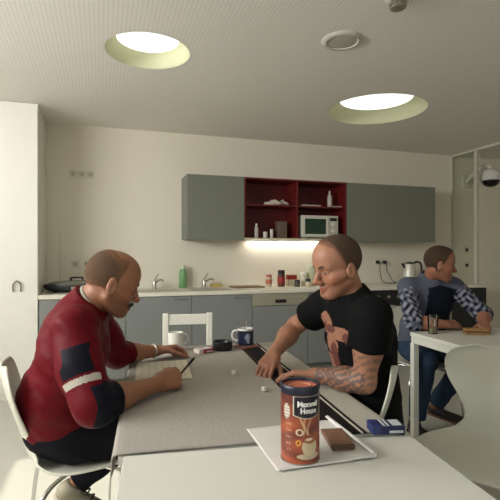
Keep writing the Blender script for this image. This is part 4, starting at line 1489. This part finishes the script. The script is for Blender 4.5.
# ================= person 2: black T-shirt
def person_two():
    O = A3((.902, 1.645, 1.212))
    R = frame((-.985, -.10, 0), pitch=math.radians(13), roll=math.radians(-4))
    root = thing('person', 'smiling person in a black printed T-shirt with a tattooed forearm', 'person', (.98, 1.62, 0))
    LS, LE, LW = A3((.955, 1.472, 1.03)), A3((.930, 1.490, .787)), A3((.815, 1.660, .782))
    RS, RE, RW = A3((.96, 1.835, 1.04)), A3((.905, 2.06, .915)), A3((.737, 1.925, .815))
    NB = A3((.968, 1.65, 1.085))
    hl = hand_prims(LW, (-.80, .58, -.06), (-.12, -.20, -1), 'L', curl=((.25, .4, .3), (.25, .45, .3), (.3, .45, .3), (.35, .45, .3)), spread=.06, thumb=(.6, .72, .1))
    hr = hand_prims(RW, (-.62, -.66, -.42), (.25, .35, -.9), 'R', curl=((.15, .3, .25), (.2, .35, .25), (.25, .4, .3), (.3, .45, .3)), spread=.05, thumb=(.65, .6, .35))
    hipL, kneeL, ankL = A3((1.0, 1.53, .545)), A3((.60, 1.51, .535)), A3((.66, 1.51, .10))
    hipR, kneeR, ankR = A3((1.0, 1.71, .545)), A3((.61, 1.77, .535)), A3((.68, 1.77, .10))
    PEL, BEL, CHE = A3((1.025, 1.62, .565)), A3((1.028, 1.63, .72)), A3((1.005, 1.64, .92))
    def body(P):
        q = (P - O) @ R
        d = head_sdf(q, smile=1.0)
        nk = neck_sdf(P, O, R, NB, .055, .062)
        t = el(P, PEL, (.11, .14, .09)); t = smin(t, el(P, BEL, (.09, .135, .13)), .06); t = smin(t, el(P, CHE, (.095, .155, .15)), .06)
        t = smin(t, rc(P, RS * .8 + NB * .2 - A3((0, 0, .012)), LS * .8 + NB * .2 - A3((0, 0, .012)), .045, .045), .05)
        d = smin(d, smin(nk, t, .04), .018)
        d = smin(d, limb(P, [LS, LS * .5 + LE * .5, LE], [.050, .050, .042], .03), .04)
        d = smin(d, limb(P, [LE, LE * .62 + LW * .38, LW], [.043, .044, .028], .03), .02)
        d = smin(d, limb(P, [RS, RS * .5 + RE * .5, RE], [.050, .050, .042], .03), .04)
        d = smin(d, limb(P, [RE, RE * .62 + RW * .38, RW], [.042, .043, .028], .03), .02)
        d = smin(d, limb(P, [hipL, kneeL, ankL], [.065, .05, .032]), .04)
        d = smin(d, limb(P, [hipR, kneeR, ankR], [.065, .05, .032]), .04)
        d = smin(d, hand_sdf(P, hl), .012)
        return smin(d, hand_sdf(P, hr), .012)
    def tattoo(V, c):
        h = seg_h(V, LE, LW)
        dist = np.linalg.norm(V - (LE + np.clip(h, 0, 1)[:, None] * (LW - LE)), axis=1)
        m1 = (h > -.12) & (h < .93) & (dist < .06)
        hu = seg_h(V, LS, LE)
        du = np.linalg.norm(V - (LS + np.clip(hu, 0, 1)[:, None] * (LE - LS)), axis=1)
        m2 = (hu > .55) & (hu < 1.0) & (du < .065)
        pat = np.sin(150 * V[:, 0] + 3 * np.sin(110 * V[:, 2])) * np.sin(140 * V[:, 1] + 2.5 * np.sin(140 * V[:, 0])) + .6 * np.sin(240 * V[:, 2] + 170 * V[:, 1])
        k1 = m1 & (pat > -.35)
        k2 = m2 & ~m1 & (pat > .35)
        c[k1] = c[k1] * .30 + A3((.035, .045, .05)) * .7
        c[k2] = c[k2] * .45 + A3((.05, .055, .055)) * .55
        return c
    sdf_obj('body', body, (.50, 1.38, .04), (1.18, 2.14, 1.40), .0043, SKIN, root,
            colors=skin_colors(rgb(158, 110, 84), O, R, .35, tattoo=tattoo))
    def region(q):
        line = np.where(q[:, 0] < -.012, -.060, np.minimum(-.060 + (q[:, 0] + .012) * 2.6, .085 + (q[:, 0] - .04) * .9))
        line = np.where(q[:, 0] > .04, .080 + (q[:, 0] - .04) * 1.0, line)
        return line - q[:, 2]
    def hair(P):
        q = (P - O) @ R
        rg = region(q)
        d = skull_shell(q) - np.clip(.0038 * np.clip(-rg / .02, 0, 1) - .0006, -.001, .0030)
        return smax(d, rg, .002)
    sdf_obj('hair', hair, O - .17, O + .17, .0042, HAIRM, root, colors=hair_colors(region, rgb(74, 61, 50), rgb(140, 96, 74), O, R, .055))
    add_eyes(root, O, R, mat('dark_brow', rgb(60, 48, 42), .8))
    # teeth shown by the smile
    base = A3(root.location)
    bm = B()
    tube(bm, [Vector(O + R @ A3((.0842 - .010 * (a / .018) ** 2, a, -.0715 + .004 * (a / .018) ** 2)) - base) for a in (-.018, -.009, 0, .009, .018)], .0032, 8)
    obj('teeth', bm, mat('teeth', rgb(216, 208, 190), .3), root, smooth=True)
    # T-shirt
    TS = [mat('black_cotton', rgb(13, 13, 14), .85, spec=.12, var=.15, scale=12, bump=.2, bscale=70), mat('print_tan', rgb(150, 104, 80), .8, var=.25, scale=30),
          mat('print_pale', rgb(150, 148, 152), .8, var=.2, scale=30), mat('print_rust', rgb(96, 50, 40), .8, var=.25, scale=30)]
    Lh = LS + (LE - LS) * .50
    Rh = RS + (RE - RS) * .52
    def sleeve(P, S, E, Hm, sd):
        d = rc(P, S, Hm, .076, .076)
        d = smax(d, (P - Hm) @ unit(E - S), .003)
        return d + waves(P, .003, 45, sd)
    def torso(P):
        t = el(P, PEL + A3((0, 0, .03)), (.122, .165, .11))
        t = smin(t, el(P, BEL, (.112, .166, .17)), .07)
        t = smin(t, el(P, CHE, (.122, .187, .175)), .07)
        t = smin(t, rc(P, RS * .85 + NB * .15 - A3((0, 0, .004)), LS * .85 + NB * .15 - A3((0, 0, .004)), .066, .066), .06)
        t = smin(t, rc(P, NB - A3((0, 0, .03)), NB + A3((-.002, 0, .0)), .082, .076), .04)
        return t + waves(P, .0045, 30, .9) + waves(P, .002, 66, 2)
    axN = unit(O + R @ A3((-.026, 0, -.035)) - NB + A3((0, 0, .05)))
    def shirt(P):
        t = torso(P)
        t = smin(t, sleeve(P, LS, LE, Lh, 1), .03)
        t = smin(t, sleeve(P, RS, RE, Rh, 2), .03)
        t = smax(t, .60 - P[:, 2], .006)
        hole = rc(P, NB + A3((-.012, 0, .01)), NB + axN * .14 + A3((-.02, 0, .0)), .064, .085)
        return smax(t, -hole, .006)
    def cls(C, N):
        out = np.zeros(len(C), int)
        s = (C[:, 1] - 1.635) / 1.45                 # + is the far side
        z = .90 + (C[:, 2] - .89) / 1.08
        fr = (N[:, 0] < -.10) & (torso(C) < sleeve(C, LS, LE, Lh, 1)) & (torso(C) < sleeve(C, RS, RE, Rh, 2))
        def e(cs, cz, rs, rz):
            return ((s - cs) / rs) ** 2 + ((z - cz) / rz) ** 2 < 1
        pt = (e(.06, .985, .045, .040) | e(-.03, .955, .050, .026) | e(.02, .93, .025, .05) | e(.035, .84, .05, .035) | e(.0, .90, .02, .03))
        rust = (e(.03, .965, .03, .015) | e(.0, .87, .02, .05) | e(-.06, .945, .022, .02) | e(.075, .965, .014, .02))
        pale = (e(.045, .79, .05, .04) | e(.015, .815, .03, .05) | e(.065, .87, .014, .03))
        out[fr & pale] = 2
        out[fr & pt] = 1
        out[fr & rust] = 3
        return out
    sdf_obj('t_shirt', shirt, (.80, 1.34, .56), (1.20, 2.06, 1.20), .0045, TS, root, classify=cls)
    JE = mat('dark_jeans', rgb(26, 30, 40), .85, spec=.12, var=.15, bump=.2, bscale=90)
    def trousers(P):
        t = el(P, PEL, (.125, .168, .105))
        for hp, kn, an in ((hipL, kneeL, ankL), (hipR, kneeR, ankR)):
            sh = kn + (an - kn) * .95
            L = limb(P, [hp, kn, sh], [.082, .070, .056], .03)
            L = smax(L, (P - sh) @ unit(an - kn), .006)
            t = smin(t, L, .05)
        return smax(t + waves(P, .003, 42, 1.2), P[:, 2] - .64, .008)
    sdf_obj('trousers', trousers, (.50, 1.40, .04), (1.20, 1.88, .68), .007, JE, root)
    SH = mat('dark_shoe', rgb(44, 40, 38), .5)
    sock_shoe(root, 'shoe', (.72, 1.51, .001), (.46, 1.51, .001), (0, 0, 1), SH, SHOE_SOLE)
    sock_shoe(root, 'shoe', (.74, 1.77, .001), (.48, 1.79, .001), (0, 0, 1), SH, SHOE_SOLE)
    return root
person_two()

# ================= person 3: grey-blue sweatshirt
def person_three():
    O = A3((2.300, 2.690, 1.195))
    R = frame((.86, -.48, 0), pitch=math.radians(8))
    root = thing('person', 'person in a grey-blue sweatshirt sitting behind the right table, looking right', 'person', (2.33, 2.93, 0))
    RS, RE, RW = A3((2.115, 2.815, 1.025)), A3((2.045, 2.655, .800)), A3((2.245, 2.565, .785))
    LS, LE, LW = A3((2.485, 2.755, 1.025)), A3((2.60, 2.60, .83)), A3((2.475, 2.465, .800))
    NB = A3((2.292, 2.795, 1.078))
    hr = hand_prims(RW, (.95, .02, -.08), (-.1, .5, -.85), 'R', curl=(.4, .6, .4), spread=.03, thumb=(.7, .5, .3))
    hl = hand_prims(LW, (-.62, -.62, -.28), (-.2, .3, -.9), 'L', curl=(.55, .7, .4), spread=.03, thumb=(.7, .5, .4))
    hipR, kneeR, ankR = A3((2.24, 2.93, .545)), A3((2.125, 2.62, .535)), A3((2.105, 2.70, .10))
    hipL, kneeL, ankL = A3((2.42, 2.93, .545)), A3((2.46, 2.60, .52)), A3((2.345, 2.80, .15))
    PEL, BEL, CHE = A3((2.33, 2.945, .565)), A3((2.322, 2.90, .72)), A3((2.305, 2.83, .905))
    Rt = frame((-.22, -.975, 0), pitch=math.radians(16))
    def eb(P, c, r):
        return el(P, c, r, Rt)
    def body(P):
        q = (P - O) @ R
        d = head_sdf(q)
        nk = neck_sdf(P, O, R, NB, .054, .052)
        t = eb(P, PEL, (.11, .14, .09)); t = smin(t, eb(P, BEL, (.09, .13, .13)), .06); t = smin(t, eb(P, CHE, (.080, .145, .14)), .05)
        t = smin(t, rc(P, RS * .8 + NB * .2 - A3((0, 0, .012)), LS * .8 + NB * .2 - A3((0, 0, .012)), .045, .045), .05)
        d = smin(d, smin(nk, t, .04), .018)
        d = smin(d, limb(P, [RS, RE, RE * .6 + RW * .4, RW], [.046, .040, .041, .028], .03), .03)
        d = smin(d, limb(P, [LS, LE, LE * .6 + LW * .4, LW], [.046, .040, .041, .028], .03), .03)
        d = smin(d, limb(P, [hipR, kneeR, ankR], [.065, .05, .032]), .04)
        d = smin(d, limb(P, [hipL, kneeL, ankL], [.065, .05, .032]), .04)
        d = smin(d, hand_sdf(P, hr), .012)
        return smin(d, hand_sdf(P, hl), .012)
    sdf_obj('body', body, (1.96, 2.30, .04), (2.70, 3.12, 1.38), .0050, SKIN, root, colors=skin_colors(rgb(148, 98, 74), O, R, .3))
    def region(q):
        line = np.where(q[:, 0] < -.014, -.062, np.minimum(-.062 + (q[:, 0] + .014) * 2.4, .06 + (q[:, 0] - .036) * .6))
        line = np.where(q[:, 0] > .04, .066 + (q[:, 0] - .04) * 1.0, line)
        return line - q[:, 2]
    def hair(P):
        q = (P - O) @ R
        d = skull_shell(q) - .0048 + .0015 * np.sin(P[:, 0] * 500) * np.sin(P[:, 1] * 500) * np.sin(P[:, 2] * 500)
        return smax(d, region(q), .005)
    sdf_obj('hair', hair, O - .17, O + .17, .005, HAIRM, root, colors=hair_colors(region, rgb(62, 48, 38), rgb(130, 88, 66), O, R, .025))
    add_eyes(root, O, R, mat('dark_brow', rgb(60, 48, 42), .8))
    SW = [mat('grey_blue_fleece', rgb(84, 88, 100), .9, spec=.12, var=.1, scale=12, bump=.2, bscale=80), mat('navy_fleece', rgb(24, 27, 38), .9, spec=.12, var=.1), mat('pattern_white', rgb(136, 134, 142), .85, spec=.12, var=.1)]
    Rc = RE + (RW - RE) * .22
    Lc = LE + (LW - LE) * .40
    def slv(P, S, E, Wr, cf, sd):
        d = limb(P, [S, E], [.070, .058])
        f = smax(rc(P, E, cf, .058, .050), (P - cf) @ unit(Wr - E), .004)
        return smin(d, f, .03) + waves(P, .0035, 45, sd)
    def torso(P):
        t = eb(P, PEL + A3((0, 0, .03)), (.13, .172, .11))
        t = smin(t, eb(P, BEL, (.135, .175, .16)), .07)
        t = smin(t, eb(P, CHE, (.126, .19, .175)), .07)
        t = smin(t, rc(P, RS * .85 + NB * .15 - A3((0, 0, .004)), LS * .85 + NB * .15 - A3((0, 0, .004)), .068, .068), .06)
        t = smin(t, rc(P, NB - A3((0, 0, .03)), NB + A3((0, 0, .012)), .082, .074), .04)
        return t + waves(P, .004, 32, .6)
    def shirt(P):
        t = smin(torso(P), slv(P, RS, RE, RW, Rc, 1), .03)
        t = smin(t, slv(P, LS, LE, LW, Lc, 2), .03)
        t = smax(t, .61 - P[:, 2], .006)
        hole = rc(P, NB + A3((0, -.008, .015)), NB + A3((0, -.03, .12)), .060, .075)
        return smax(t, -hole, .005)
    def cls(C, N):
        out = np.zeros(len(C), int)
        tr = torso(C)
        for S, E, W_, cf, sd in ((RS, RE, RW, Rc, 1), (LS, LE, LW, Lc, 2)):
            arm = slv(C, S, E, W_, cf, sd) < tr
            h = seg_h(C, S, E)
            pat = np.sin(130 * C[:, 2] + 40 * C[:, 1] + 2.5 * np.sin(70 * C[:, 0])) + .9 * np.sin(110 * C[:, 0] - 90 * C[:, 1] + 2 * np.sin(60 * C[:, 2]))
            out[arm & (h > .15) & (pat > .65)] = 2
            out[arm & (h > .25) & (pat < -.75)] = 1
        front = (N @ unit((-.1, -1, 0)) > .25) & (out == 0) & (C[:, 0] > 2.22) & (tr < .02)
        out[front & (np.abs(C[:, 0] - 2.345 + .02 * np.sin(30 * C[:, 2])) < .14) & (C[:, 2] < 1.045 - .25 * np.abs(C[:, 0] - 2.31))] = 1
        return out
    sdf_obj('sweatshirt', shirt, (1.94, 2.44, .57), (2.74, 3.12, 1.18), .0055, SW, root, classify=cls)
    JE = mat('blue_jeans', rgb(44, 60, 80), .85, spec=.12, var=.18, scale=10, bump=.2, bscale=90)
    def trousers(P):
        t = el(P, PEL, (.170, .13, .105))
        for hp, kn, an in ((hipR, kneeR, ankR), (hipL, kneeL, ankL)):
            sh = kn + (an - kn) * .95
            L = limb(P, [hp, kn, sh], [.086, .072, .060], .03)
            L = smax(L, (P - sh) @ unit(an - kn), .006)
            t = smin(t, L, .05)
        return smax(t + waves(P, .004, 40, 2.2), P[:, 2] - .64, .008)
    sdf_obj('trousers', trousers, (1.98, 2.48, .04), (2.60, 3.14, .68), .006, JE, root)
    SH = mat('black_shoe', rgb(30, 28, 28), .5)
    SB = mat('brown_sole', rgb(112, 78, 58), .7)
    sock_shoe(root, 'shoe', (2.115, 2.765, .001), (2.07, 2.51, .001), (0, 0, 1), SH, SB)
    sock_shoe(root, 'shoe', (2.315, 2.845, .075), (2.50, 2.665, .012), (.3, .0, .95), SH, SB)
    return root
person_three()

# ---------------------------------------------------------------- light
w = bpy.data.worlds.new('daylight')
scene.world = w
w.use_nodes = True
bg = w.node_tree.nodes['Background']
sky = w.node_tree.nodes.new('ShaderNodeTexSky')
sky.sky_type = 'NISHITA'
sky.sun_disc = False
sky.sun_elevation = math.radians(42)
w.node_tree.links.new(sky.outputs[0], bg.inputs['Color'])
bg.inputs['Strength'].default_value = 0.15

def area(name, loc, rot, sx, sy, power, color):
    l = bpy.data.lights.new(name, 'AREA')
    l.shape = 'RECTANGLE'
    l.size, l.size_y = sx, sy
    l.energy = power
    l.color = color
    o = bpy.data.objects.new(name, l)
    COL.objects.link(o)
    o.location = loc
    o.rotation_euler = rot
    return o
area('window_daylight', (XL - .12, (WY0 + WY1) / 2, (WZ0 + WZ1) / 2), (0, -PI / 2, 0), WZ1 - WZ0, WY1 - WY0, 200, (1.0, .995, .985))
area('rear_fill', ((FX0 + FX1) / 2, YF - .12, (FZ0 + FZ1) / 2), (PI / 2, 0, 0), FX1 - FX0, FZ1 - FZ0, 20, (1.0, .995, .985))  # weak frontal fill, added behind the camera
s = bpy.data.lights.new('sun', 'SUN')
s.energy = 5.0
s.angle = math.radians(0.6)
s.color = (1, .95, .86)
so = bpy.data.objects.new('sun', s)
COL.objects.link(so)
el_ = math.atan(.83)
dirv = Vector((math.cos(el_), .02, -math.sin(el_)))
so.rotation_euler = dirv.to_track_quat('-Z', 'Y').to_euler()

# ---------------------------------------------------------------- view
scene.view_settings.view_transform = 'Standard'
scene.view_settings.look = 'None'
scene.view_settings.gamma = 1.0
scene.view_settings.exposure = -0.31
scene.view_settings.use_curve_mapping = False
scene.cycles.use_denoising = True
scene.cycles.max_bounces = 8
scene.cycles.diffuse_bounces = 5
scene.cycles.transparent_max_bounces = 8
